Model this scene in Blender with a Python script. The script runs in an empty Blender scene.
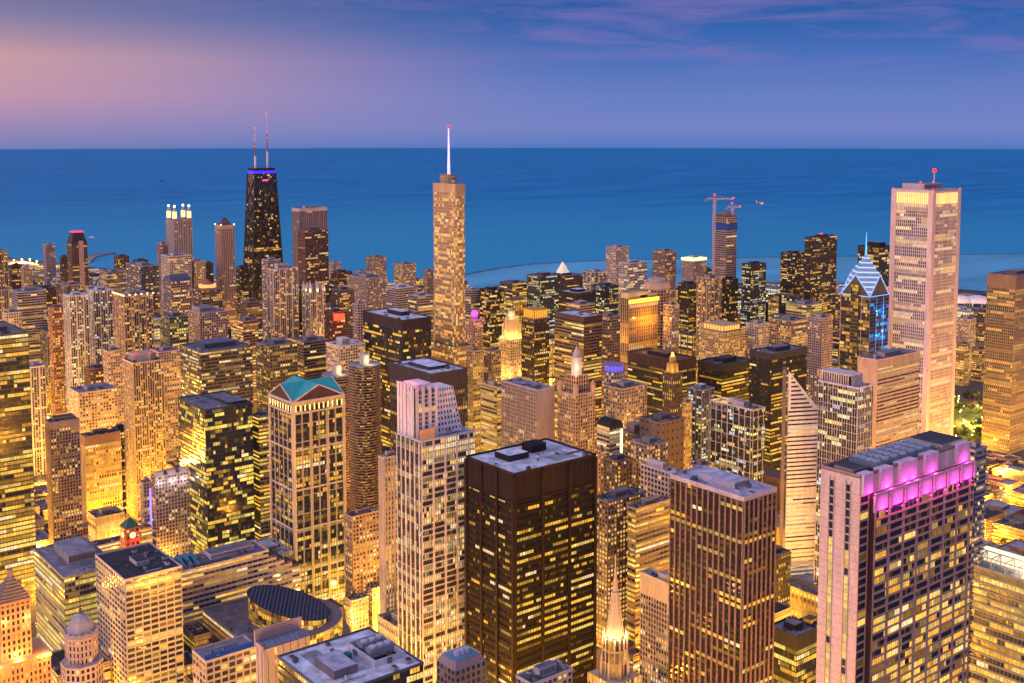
import bpy, math, random
from mathutils import Vector
from mathutils.bvhtree import BVHTree
R = math.radians
scn = bpy.context.scene
COL = scn.collection

# ---------------------------------------------------------------- camera
F, CX, Y0, CAMH = 1130.0, 512.0, 234.0, 412.0
AZ, PITCH = R(38.7), R(5.0)
SA, CA, ST, CT = math.sin(AZ), math.cos(AZ), math.sin(PITCH), math.cos(PITCH)
cd = bpy.data.cameras.new("camera"); cam = bpy.data.objects.new("camera", cd); COL.objects.link(cam)
cam.location = (0, 0, CAMH); cam.rotation_euler = (R(90) - PITCH, 0, -AZ)
cd.sensor_width = 36; cd.lens = 36 * F / 1024; cd.shift_y = -(341.5 - Y0) / 1024
cd.clip_start = 5; cd.clip_end = 200000
scn.camera = cam
scn.render.resolution_x, scn.render.resolution_y = 1024, 683

# ---------------------------------------------------------------- render, exposure
scn.render.engine = 'CYCLES'
scn.view_settings.view_transform = 'Standard'; scn.view_settings.look = 'None'
scn.view_settings.exposure = 0.0; scn.view_settings.gamma = 1.0
cy = scn.cycles
cy.use_denoising = True
try:
    cy.denoiser = 'OPENIMAGEDENOISE'; cy.denoising_input_passes = 'RGB_ALBEDO_NORMAL'
except Exception: pass
cy.max_bounces = 4; cy.diffuse_bounces = 2; cy.glossy_bounces = 2; cy.transmission_bounces = 2
cy.sample_clamp_indirect = 4; cy.sample_clamp_direct = 0
cy.caustics_reflective = False; cy.caustics_refractive = False
try: cy.use_light_tree = True
except Exception: pass

def srgb(r, g, b):
    f = lambda c: (c / 255 / 12.92) if c / 255 <= .04045 else ((c / 255 + .055) / 1.055) ** 2.4
    return (f(r), f(g), f(b), 1)

# ---------------------------------------------------------------- dusk sky
world = bpy.data.worlds.new("World"); scn.world = world; world.use_nodes = True
nt = world.node_tree; N = nt.nodes; L = nt.links
for n in list(N): N.remove(n)
def nd(t, **k):
    n = N.new(t)
    for a, b in k.items(): setattr(n, a, b)
    return n
def mth(op, a, b=None, c=None):
    n = nd('ShaderNodeMath', operation=op)
    for i, v in enumerate((a, b, c)):
        if v is None: continue
        if isinstance(v, (int, float)): n.inputs[i].default_value = v
        else: L.new(v, n.inputs[i])
    return n.outputs[0]
def mixc(f, a, b, blend='MIX'):
    n = nd('ShaderNodeMix', data_type='RGBA', blend_type=blend)
    if isinstance(f, (int, float)): n.inputs[0].default_value = f
    else: L.new(f, n.inputs[0])
    for i, v in ((6, a), (7, b)):
        if isinstance(v, tuple): n.inputs[i].default_value = v
        else: L.new(v, n.inputs[i])
    return n.outputs[2]
def ramp(fac, stops):
    n = nd('ShaderNodeValToRGB'); L.new(fac, n.inputs[0]); e = n.color_ramp.elements
    while len(e) < len(stops): e.new(.5)
    for el, (p, c) in zip(e, stops): el.position = p; el.color = c
    return n.outputs[0]
tc = nd('ShaderNodeTexCoord'); sep = nd('ShaderNodeSeparateXYZ'); L.new(tc.outputs['Generated'], sep.inputs[0])
sx, sy, sz = sep.outputs
zc = mth('MAXIMUM', sz, 0.0)
el = mth('POWER', mth('MAXIMUM', mth('ADD', sz, 0.0115), 0.0), 0.5)                       # spreads the lowest degrees of the sky over the ramp
def P(deg): return math.sin(R(deg)) ** .5
left = ramp(el, [(0, srgb(104, 124, 178)), (P(.35), srgb(134, 132, 182)), (P(1.1), srgb(160, 138, 180)), (P(2.6), srgb(206, 154, 170)), (P(4.3), srgb(214, 162, 160)),
                 (P(6.2), srgb(142, 130, 160)), (P(8.5), srgb(88, 104, 154)), (P(25), srgb(158, 158, 206)), (1, srgb(160, 166, 216))])
right = ramp(el, [(0, srgb(72, 116, 186)), (P(.35), srgb(98, 126, 194)), (P(1.1), srgb(118, 132, 197)), (P(2.6), srgb(104, 127, 196)), (P(4.3), srgb(78, 114, 188)),
                  (P(6.2), srgb(48, 98, 174)), (P(8.5), srgb(38, 84, 156)), (P(25), srgb(140, 150, 204)), (1, srgb(160, 166, 216))])
# azimuth: 0 towards north-north-west (last light), 1 towards east
az = mth('ADD', mth('MULTIPLY', sx, 0.94), mth('MULTIPLY', sy, -0.34))     # dot with east-south-east
mr = nd('ShaderNodeMapRange', interpolation_type='SMOOTHSTEP'); L.new(az, mr.inputs[0])
mr.inputs[1].default_value = -0.26; mr.inputs[2].default_value = 0.42
sky = mixc(mr.outputs[0], left, right)
# afterglow behind the camera, in the west
wst = nd('ShaderNodeMapRange', interpolation_type='SMOOTHSTEP'); L.new(mth('ADD', mth('MULTIPLY', sx, -0.96), mth('MULTIPLY', sy, 0.28)), wst.inputs[0])
wst.inputs[1].default_value = 0.05; wst.inputs[2].default_value = 1.0
glow = ramp(el, [(0, (2.2, 1.3, 1.2, 1)), (P(10), (1.9, 1.3, 1.45, 1)), (P(35), (1.05, .95, 1.35, 1)), (1, (.38, .42, .75, 1))])
sky = mixc(wst.outputs[0], sky, glow)
# thin streaks of cloud, upper right
mp = nd('ShaderNodeMapping'); L.new(tc.outputs['Generated'], mp.inputs[0]); mp.inputs['Scale'].default_value = (5, 5, 42)
nz = nd('ShaderNodeTexNoise'); L.new(mp.outputs[0], nz.inputs[0]); nz.inputs['Scale'].default_value = 1.3
nz.inputs['Detail'].default_value = 7; nz.inputs['Roughness'].default_value = .62; nz.inputs['Distortion'].default_value = .7
cl = nd('ShaderNodeMapRange'); L.new(nz.outputs[0], cl.inputs[0]); cl.inputs[1].default_value = .44; cl.inputs[2].default_value = .85
hi = nd('ShaderNodeMapRange', interpolation_type='SMOOTHSTEP'); L.new(zc, hi.inputs[0]); hi.inputs[1].default_value = .03; hi.inputs[2].default_value = .085
cf = mth('MULTIPLY', mth('MULTIPLY', cl.outputs[0], hi.outputs[0]), mth('MULTIPLY', mr.outputs[0], .9))
sky = mixc(cf, sky, srgb(140, 120, 186))
nish = nd('ShaderNodeTexSky'); nish.sky_type = 'NISHITA'; nish.sun_disc = False
nish.sun_elevation = R(1.0); nish.sun_rotation = R(-70); nish.altitude = 400
sky = mixc(.002, sky, nish.outputs[0], 'ADD')
bg = nd('ShaderNodeBackground'); L.new(sky, bg.inputs[0]); bg.inputs[1].default_value = 1.0
wo = nd('ShaderNodeOutputWorld'); L.new(bg.outputs[0], wo.inputs[0])

sl = bpy.data.lights.new("afterglow", 'SUN'); so = bpy.data.objects.new("afterglow", sl); COL.objects.link(so)
sl.energy = 0.42; sl.angle = R(40); sl.color = (1, .70, .72)
so.rotation_euler = (R(68), 0, R(-70 + 180 - 180 - 42))     # soft last light from the west-south-west
sd = Vector((0.80, 0.42, -0.42)).normalized()
so.rotation_euler = sd.to_track_quat('-Z', 'Y').to_euler()

# ---------------------------------------------------------------- geometry of the view
def unproj(px, py, Z):
    """world point seen at a pixel, at a given ground distance along the view"""
    t = (Y0 - py) / F
    w = Z * (t * CT - ST) / (CT + t * ST)
    dep = Z * CT - w * ST
    r = (px - CX) / F * dep
    return Vector((r * CA + Z * SA, -r * SA + Z * CA, CAMH + w))
def ground(px, py):
    t = (Y0 - py) / F
    Z = -CAMH * (CT + t * ST) / (t * CT - ST)
    p = unproj(px, py, Z); return Vector((p.x, p.y, 0))
def proj(p):
    r = p[0] * CA - p[1] * SA; d = p[0] * SA + p[1] * CA; w = p[2] - CAMH
    dep = d * CT - w * ST
    return (CX + F * r / dep, Y0 - F * (w * CT + d * ST) / dep, d)
def span(C, px, ax):
    """distance from point C along north ('n') or east ('e') until column px"""
    r = C.x * CA - C.y * SA; d = C.x * SA + C.y * CA; dep = d * CT - (C.z - CAMH) * ST
    a, b = ((-SA, CA) if ax == 'n' else (CA, SA))
    k = (px - CX) / F
    return (k * dep - r) / (a - k * b * CT)
def foot(xl, xr, y, Z, xc=None, asp=1.0):
    if xc is None:
        lo, hi = xl + .01, xr - .01
        for _ in range(40):
            xc = (lo + hi) / 2; C = unproj(xc, y, Z)
            if span(C, xr, 'e') > asp * span(C, xl, 'n'): lo = xc
            else: hi = xc
    C = unproj(xc, y, Z)
    return C.x, C.y, span(C, xr, 'e'), span(C, xl, 'n'), C.z

# ---------------------------------------------------------------- materials
MATS = {}
def newmat(name):
    m = bpy.data.materials.new(name); m.use_nodes = True
    return m, m.node_tree, m.node_tree.nodes['Principled BSDF']
def wallmat(col, rough=.75, var=.18, metal=0.0, scale=.05, panel=0.0):
    key = ('w', tuple(round(c, 3) for c in col), rough, var, metal, panel)
    if key in MATS: return MATS[key]
    m, t, b = newmat("wall"); n = t.nodes; l = t.links
    co = n.new('ShaderNodeTexCoord'); mp = n.new('ShaderNodeMapping'); l.new(co.outputs['Object'], mp.inputs[0])
    mp.inputs['Scale'].default_value = (scale * 3, scale * 3, scale * .6)
    a = n.new('ShaderNodeTexNoise'); a.inputs['Scale'].default_value = 1.4; a.inputs['Detail'].default_value = 6; l.new(mp.outputs[0], a.inputs[0])
    a2 = n.new('ShaderNodeTexNoise'); a2.inputs['Scale'].default_value = .9; a2.inputs['Detail'].default_value = 3; l.new(co.outputs['Object'], a2.inputs[0])
    ad = n.new('ShaderNodeMath'); ad.operation = 'ADD'; l.new(a.outputs[0], ad.inputs[0]); l.new(a2.outputs[0], ad.inputs[1])
    r = n.new('ShaderNodeMapRange'); l.new(ad.outputs[0], r.inputs[0]); r.inputs[1].default_value = .65; r.inputs[2].default_value = 1.35
    r.inputs[3].default_value = 1 - var * 1.6; r.inputs[4].default_value = 1 + var
    v = n.new('ShaderNodeVectorMath'); v.operation = 'SCALE'; v.inputs[0].default_value = col[:3]; l.new(r.outputs[0], v.inputs['Scale'])
    l.new(v.outputs[0], b.inputs['Base Color']); b.inputs['Roughness'].default_value = rough; b.inputs['Metallic'].default_value = metal; b.inputs['Specular IOR Level'].default_value = .5 if metal or rough < .6 else .15
    MATS[key] = m; return m
def roofmat(col, var=.5):
    key = ('r', tuple(round(c, 3) for c in col))
    if key in MATS: return MATS[key]
    m, t, b = newmat("roof_membrane"); n = t.nodes; l = t.links
    co = n.new('ShaderNodeTexCoord')
    a = n.new('ShaderNodeTexNoise'); a.inputs['Scale'].default_value = .13; a.inputs['Detail'].default_value = 8; a.inputs['Roughness'].default_value = .65; l.new(co.outputs['Object'], a.inputs[0])
    vo = n.new('ShaderNodeTexVoronoi'); vo.inputs['Scale'].default_value = .16; vo.distance = 'CHEBYCHEV'; l.new(co.outputs['Object'], vo.inputs[0])
    mx = n.new('ShaderNodeMath'); mx.operation = 'MULTIPLY_ADD'; l.new(vo.outputs['Distance'], mx.inputs[0]); mx.inputs[1].default_value = .18; l.new(a.outputs[0], mx.inputs[2])
    r = n.new('ShaderNodeMapRange'); l.new(mx.outputs[0], r.inputs[0]); r.inputs[1].default_value = .35; r.inputs[2].default_value = .72
    r.inputs[3].default_value = 1 + var * .4; r.inputs[4].default_value = 1 - var
    v = n.new('ShaderNodeVectorMath'); v.operation = 'SCALE'; v.inputs[0].default_value = col[:3]; l.new(r.outputs[0], v.inputs['Scale'])
    l.new(v.outputs[0], b.inputs['Base Color']); b.inputs['Roughness'].default_value = .8
    MATS[key] = m; return m
def glassmat(tint=(.02, .025, .03)):
    key = ('g', tint)
    if key in MATS: return MATS[key]
    m, t, b = newmat("window_glass"); n = t.nodes; l = t.links
    b.inputs['Base Color'].default_value = (*tint, 1); b.inputs['Roughness'].default_value = .12
    b.inputs['Specular IOR Level'].default_value = .45
    at = n.new('ShaderNodeAttribute'); at.attribute_name = 'lit'
    co = n.new('ShaderNodeTexCoord'); mp = n.new('ShaderNodeMapping'); mp.inputs['Scale'].default_value = (1.1, 1.1, .8); l.new(co.outputs['Object'], mp.inputs[0])
    a = n.new('ShaderNodeTexNoise'); a.inputs['Scale'].default_value = 1.5; a.inputs['Detail'].default_value = 4; a.inputs['Roughness'].default_value = .7; l.new(mp.outputs[0], a.inputs[0])
    r = n.new('ShaderNodeMapRange'); l.new(a.outputs[0], r.inputs[0]); r.inputs[1].default_value = .32; r.inputs[2].default_value = .68
    r.inputs[3].default_value = .35; r.inputs[4].default_value = 1.35
    a3 = n.new('ShaderNodeTexNoise'); a3.inputs['Scale'].default_value = .35; a3.inputs['Detail'].default_value = 2; l.new(co.outputs['Object'], a3.inputs[0]); bp = n.new('ShaderNodeBump'); bp.inputs['Strength'].default_value = .12; bp.inputs['Distance'].default_value = .6; l.new(a3.outputs[0], bp.inputs['Height']); l.new(bp.outputs[0], b.inputs['Normal'])
    l.new(at.outputs['Color'], b.inputs['Emission Color']); l.new(r.outputs[0], b.inputs['Emission Strength'])
    m.cycles.emission_sampling = 'NONE'
    MATS[key] = m; return m
def glowmat(col, s=3.0):
    key = ('e', col, s)
    if key in MATS: return MATS[key]
    m, t, b = newmat("lamp_and_painted_glow")
    b.inputs['Base Color'].default_value = (*[min(1, c) for c in col], 1)
    b.inputs['Emission Color'].default_value = (*col, 1); b.inputs['Emission Strength'].default_value = s
    m.cycles.emission_sampling = 'NONE'
    MATS[key] = m; return m
def metalmat(col, rough=.4):
    return wallmat(col, rough, .12, .6)

# ---------------------------------------------------------------- mesh building
class MB:
    def __init__(s): s.v = []; s.f = []; s.m = []; s.c = []
    def quad(s, a, b, c, d, mi=0, col=None):
        i = len(s.v); s.v += [tuple(a), tuple(b), tuple(c), tuple(d)]; s.f.append((i, i + 1, i + 2, i + 3)); s.m.append(mi); s.c.append(col)
    def poly(s, pts, mi=0):
        i = len(s.v); s.v += [tuple(p) for p in pts]; s.f.append(tuple(range(i, i + len(pts)))); s.m.append(mi); s.c.append(None)
    def box(s, x0, x1, y0, y1, z0, z1, mi=0, bottom=False):
        s.prism([(x0, y0), (x1, y0), (x1, y1), (x0, y1)], z0, z1, mi, bottom)
    def prism(s, p, z0, z1, mi=0, bottom=False, top=True, p2=None):
        """closed footprint p (counter-clockwise), optionally tapering to p2"""
        q = p2 or p; n = len(p); i = len(s.v)
        s.v += [(x, y, z0) for x, y in p] + [(x, y, z1) for x, y in q]
        for k in range(n):
            j = (k + 1) % n; s.f.append((i + k, i + j, i + n + j, i + n + k)); s.m.append(mi); s.c.append(None)
        if top: s.f.append(tuple(range(i + n, i + 2 * n))); s.m.append(mi); s.c.append(None)
        if bottom: s.f.append(tuple(range(i + n - 1, i - 1, -1))); s.m.append(mi); s.c.append(None)
    def cyl(s, x, y, r, z0, z1, mi=0, n=16, r2=None, top=True):
        r2 = r if r2 is None else r2
        pt = lambda q: [(x + q * math.cos(2 * math.pi * k / n), y + q * math.sin(2 * math.pi * k / n)) for k in range(n)]
        s.prism(pt(r), z0, z1, mi, False, top, pt(r2))
    def bar(s, a, b, r, mi=0, n=6):
        a = Vector(a); b = Vector(b); d = (b - a).normalized(); u = d.orthogonal().normalized(); w = d.cross(u)
        i = len(s.v)
        for p in (a, b):
            for k in range(n):
                t = 2 * math.pi * k / n; s.v.append(tuple(p + u * (r * math.cos(t)) + w * (r * math.sin(t))))
        for k in range(n):
            j = (k + 1) % n; s.f.append((i + k, i + j, i + n + j, i + n + k)); s.m.append(mi); s.c.append(None)
        s.f.append(tuple(range(i + n - 1, i - 1, -1))); s.m.append(mi); s.c.append(None)
        s.f.append(tuple(range(i + n, i + 2 * n))); s.m.append(mi); s.c.append(None)
    def ball(s, c, r, mi=0, n=8, m=5):
        i = len(s.v)
        for a in range(m + 1):
            ph = math.pi * a / m
            for k in range(n):
                t = 2 * math.pi * k / n
                s.v.append((c[0] + r * math.sin(ph) * math.cos(t), c[1] + r * math.sin(ph) * math.sin(t), c[2] - r * math.cos(ph)))
        for a in range(m):
            for k in range(n):
                j = (k + 1) % n
                s.f.append((i + a * n + k, i + a * n + j, i + (a + 1) * n + j, i + (a + 1) * n + k)); s.m.append(mi); s.c.append(None)
    def build(s, name, mats, parent=None, **tags):
        if not s.f: return None
        me = bpy.data.meshes.new(name); me.from_pydata(s.v, [], s.f)
        for m in (mats if isinstance(mats, (list, tuple)) else [mats]): me.materials.append(m)
        me.polygons.foreach_set('material_index', s.m)
        if any(c is not None for c in s.c):
            at = me.color_attributes.new('lit', 'FLOAT_COLOR', 'CORNER'); buf = []
            for f, c in zip(s.f, s.c):
                c = c or (0, 0, 0); buf += [c[0], c[1], c[2], 1.0] * len(f)
            at.data.foreach_set('color', buf)
        me.update()
        o = bpy.data.objects.new(name, me); COL.objects.link(o)
        if parent: o.parent = parent
        for k, v in tags.items(): o[k] = v
        return o
def thing(name, label, cat, loc, group=None):
    o = bpy.data.objects.new(name, None); COL.objects.link(o); o.location = loc; o.empty_display_size = 5
    o['label'] = label; o['category'] = cat
    if group: o['group'] = group
    return o
def struct(mb, name, mats):
    o = mb.build(name, mats); o['kind'] = 'structure'; return o

# ---------------------------------------------------------------- facades
PAL = {'Y': ((1.0, .54, .06), (1.0, .64, .13), (1.0, .46, .04)), 'G': ((1.0, .68, .10), (.88, .66, .12), (1.0, .56, .06)),
       'O': ((1.0, .42, .06), (1.0, .52, .11), (1.0, .62, .20)), 'W': ((1.0, .64, .22), (1.0, .76, .38), (1.0, .56, .14)),
       'M': ((1.0, .62, .16), (.90, .80, .25), (1.0, .85, .50), (.65, .75, .85)), 'B': ((.03, .35, 1.0), (.03, .50, 1.0), (.02, .22, .8)), 'A': ((1.0, .40, .015), (1.0, .47, .03), (1.0, .34, .01))}
ST_ = {  # floor height, bay, pier width, pier depth, spandrel height, spandrel depth, major pier every, major width, coherence
    'grid':    (3.8, 3.2, .75, .45, 1.3, .30, 0, 0, .55),
    'curtain': (3.9, 1.9, .22, .12, .9, .08, 0, 0, .72),
    'piers':   (3.8, 2.6, .85, .60, 1.2, .12, 0, 0, .6),
    'bands':   (3.8, 4.5, .25, .10, 1.7, .45, 0, 0, .75),
    'punch':   (3.5, 3.2, 1.25, .25, 1.35, .22, 0, 0, .25),
    'resi':    (3.1, 3.4, .7, .30, .9, .22, 3, 2.3, .2),
    'balcony': (3.0, 4.2, .35, .20, .8, 1.30, 4, 1.4, .25),
    'slab':    (3.6, 3.0, 1.1, .50, 1.2, .35, 4, 2.0, .4),
}
def litrow(rng, nb, p, coh, pal, k):
    row = []; on = False; cur = None
    for i in range(nb):
        if i == 0 or rng.random() > coh:
            on = rng.random() < p
            c = rng.choice(pal); s = k * rng.choice((.25, .5, .85, 1.05, 1.25)); cur = tuple(q * s for q in c) if rng.random() > .04 else (1.2 * k, .88 * k, .42 * k)
        if on:
            j = rng.uniform(.75, 1.2); row.append(tuple(q * j for q in cur))
        else: row.append((.006, .005, .006) if rng.random() < .85 else tuple(q * .10 for q in rng.choice(pal)))
    return row
def facade(W, G, A, B, C, D, st, rng, lit=.3, pal='Y', k=1.15, mi=1, bands=(), skip=0, G2=None, **ov):
    """A,B bottom and C,D top corners of one face seen from outside; W takes piers and spandrels, G the panes"""
    if ov.get('blank'):
        A, B, C, D = map(Vector, (A, B, C, D)); n = (B - A).cross(D - A).normalized() * .12
        W.quad(A + n, B + n, C + n, D + n, mi); return
    fh, bay, pw, pd, sp, sd_, mk, mw, coh = ST_[st]
    fh = ov.get('fh', fh); bay = ov.get('bay', bay); pw = ov.get('pw', pw); sp = ov.get('sp', sp); pd = ov.get('pd', pd); sd_ = ov.get('sd', sd_)
    mk = ov.get('mk', mk); mw = ov.get('mw', mw); coh = ov.get('coh', coh)
    A, B, C, D = map(Vector, (A, B, C, D))
    Lb = (B - A).length; H = (D - A).length
    if Lb < 1.5 or H < 3: return
    n = (B - A).cross(D - A).normalized()
    nb = max(1, round(Lb / bay)); nf = max(1, round(H / fh))
    def pt(s, t, d): return (A * (1 - s) + B * s) * (1 - t) + (D * (1 - s) + C * s) * t + n * d
    def slab(s0, s1, t0, t1, d, m, ends=True):
        a, b, c, e = pt(s0, t0, d), pt(s1, t0, d), pt(s1, t1, d), pt(s0, t1, d)
        a0, b0, c0, e0 = pt(s0, t0, 0), pt(s1, t0, 0), pt(s1, t1, 0), pt(s0, t1, 0)
        W.quad(a, b, c, e, m); W.quad(e, c, c0, e0, m)
        if ends: W.quad(a0, a, e, e0, m); W.quad(b, b0, c0, c, m)
        else: W.quad(a0, b0, b, a, m)
    hw = pw / 2 / Lb
    for i in range(nb + 1):
        h2 = hw
        if mk and i % mk == 0: h2 = mw / 2 / Lb
        s0, s1 = max(0, i / nb - h2), min(1, i / nb + h2)
        if pw > 0: slab(s0, s1, 0, 1, pd + (.08 if mk and i % mk == 0 else 0), mi if not mk or i % mk == 0 else ov.get('mmi', mi))
    th = sp / H
    for j in range(nf + 1):
        t0 = j / nf; t1 = min(1, t0 + th)
        if t1 > t0: slab(0, 1, t0, t1, sd_ + (.1 if ov.get('fk') and j % ov['fk'] == 0 else 0), mi if ov.get('fk') and j % ov['fk'] == 0 else ov.get('smi', mi), False)
    pl = PAL[pal]
    for j in range(nf):
        p = lit * rng.choice((.3, .7, 1.0, 1.0, 1.5) if coh > .5 else (.8, 1, 1.2)); kk = k
        for (b0, b1, bp) in bands:
            if b0 <= j / nf < b1 or (b0 < 0 and nf + b0 <= j < nf + b1): p = bp
        zb = A.z + H * j / nf
        if zb < 130 and 0 < p < .9: p = min(.92, p * (1 + 1.3 * (1 - zb / 130))); kk = k * (1 + .12 * (1 - zb / 130))
        row = litrow(rng, nb, p, coh if p < .9 else .9, pl, kk)
        t0 = j / nf + th; t1 = (j + 1) / nf
        for i in range(nb):
            if skip and (i % skip == skip - 1): continue
            ha = hb = hw
            if mk and i % mk == 0: ha = mw / 2 / Lb
            if mk and (i + 1) % mk == 0: hb = mw / 2 / Lb
            s0, s1 = i / nb + ha, (i + 1) / nb - hb
            if s1 <= s0: continue
            G.quad(pt(s0, t0, .04), pt(s1, t0, .04), pt(s1, t1, .04), pt(s0, t1, .04), 0, row[i])

NEARZ = 930.0
def windows(G, parent, glass, near, name='window'):
    """the 100 nearest panes become parts of their own, the rest one part"""
    if not G.f: return
    if not near or len(G.f) <= 8:
        G.build(name, glass, parent, **({'kind': 'stuff'} if len(G.f) > 1 else {})); return
    off = parent.location
    def size(f):
        p = [proj(Vector(G.v[i]) + off) for i in f]
        ys = [q[1] for q in p]; xs = [q[0] for q in p]; cx = sum(xs) / 4; cyy = sum(ys) / 4
        if not (-5 < cx < 1029 and -5 < cyy < 690): return 0
        return (max(xs) - min(xs)) * (max(ys) - min(ys)) * (1.6 if min(ys) < proj((off.x, off.y, parent.get('_h', 100)))[1] + 95 else 1)
    order = sorted(range(len(G.f)), key=lambda k: -size(G.f[k]))
    near_i = set(order[:100])
    rest = MB()
    for k, f in enumerate(G.f):
        pts = [G.v[i] for i in f]
        if k in near_i:
            m = MB(); m.quad(*pts, 0, G.c[k] or (0, 0, 0)); m.build(name, glass, parent)
        else: rest.quad(*pts, 0, G.c[k] or (0, 0, 0))
    rest.build(name, glass, parent, kind='stuff')

def roofkit(parent, x0, x1, y0, y1, z, rng, roof=(.30, .31, .36), wall=None, pent=None, n=4, par=1.3, pad=.5):
    """parapet, membrane, plant rooms and units"""
    wm = wall or wallmat((.25, .22, .22))
    m = MB()
    for a in ((x0, x1, y0, y0 + pad), (x0, x1, y1 - pad, y1), (x0, x0 + pad, y0 + pad, y1 - pad), (x1 - pad, x1, y0 + pad, y1 - pad)):
        m.box(*a, z - .3, z + par)
    m.build('parapet', wm, parent)
    m = MB(); m.quad((x0 + pad, y0 + pad, z + .06), (x1 - pad, y0 + pad, z + .06), (x1 - pad, y1 - pad, z + .06), (x0 + pad, y1 - pad, z + .06))
    m.build('roof', roofmat(roof), parent)
    w, d = x1 - x0, y1 - y0; taken = []
    if n > 2 and parent.location.length < 1250:
        n = int(n * 2.2)
        for q in range(4):      # patches of newer and older membrane
            pw, ph = rng.uniform(.15, .4) * w, rng.uniform(.15, .4) * d; px, py = rng.uniform(x0 + 1, x1 - pw - 1), rng.uniform(y0 + 1, y1 - ph - 1); zz = z + .07 + q * .012
            m = MB(); m.quad((px, py, zz), (px + pw, py, zz), (px + pw, py + ph, zz), (px, py + ph, zz)); fq = rng.choice((.45, .65, .85, 1.2)); m.build('roof_patch', roofmat(tuple(min(.9, v * fq) for v in roof)), parent)
    if pent is None: pent = (.3, .7, .3, .7, 4.5)
    if pent:
        fx0, fx1, fy0, fy1, ph = pent
        a = (x0 + w * fx0, x0 + w * fx1, y0 + d * fy0, y0 + d * fy1)
        m = MB(); m.box(*a, z, z + ph); 
        for k in range(int((a[1] - a[0]) / 1.2)): m.box(a[0] + k * 1.2 + .2, a[0] + k * 1.2 + .7, a[2] - .12, a[2], z + ph * .25, z + ph * .85, 1)
        m.build('penthouse', [wm, wallmat((.06, .06, .07))], parent)
        m = MB(); m.quad((a[0] + .3, a[2] + .3, z + ph + .05), (a[1] - .3, a[2] + .3, z + ph + .05), (a[1] - .3, a[3] - .3, z + ph + .05), (a[0] + .3, a[3] - .3, z + ph + .05))
        m.build('penthouse_roof', roofmat(tuple(c * 1.1 for c in roof)), parent); taken.append(a)
    for _ in range(n * 4):
        if n <= 0: break
        uw, ud, uh = rng.uniform(1.2, 4.0), rng.uniform(1.2, 4.0), rng.uniform(.8, 2.6)
        if rng.random() < .25: uw = rng.uniform(6, max(6.1, w * .4)); ud = .7; uh = .9
        if w < uw + 3 or d < ud + 3: break
        ux, uy = rng.uniform(x0 + 1, x1 - uw - 1), rng.uniform(y0 + 1, y1 - ud - 1)
        if any(ux < t[1] and ux + uw > t[0] and uy < t[3] and uy + ud > t[2] for t in taken): continue
        taken.append((ux, ux + uw, uy, uy + ud)); n -= 1
        m = MB(); m.box(ux, ux + uw, uy, uy + ud, z + .06, z + uh); m.box(ux + .3, ux + uw - .3, uy + .3, uy + ud - .3, z + uh, z + uh + .25, 1)
        if uw > 3: m.cyl(ux + uw / 2, uy + ud / 2, min(uw, ud) * .3, z + uh + .25, z + uh + .7, 1, 8)
        m.build('roof_unit', [wallmat(rng.choice(((.35, .35, .36), (.55, .55, .6), (.10, .12, .16), (.22, .15, .12)))), wallmat((.08, .08, .09))], parent)

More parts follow.
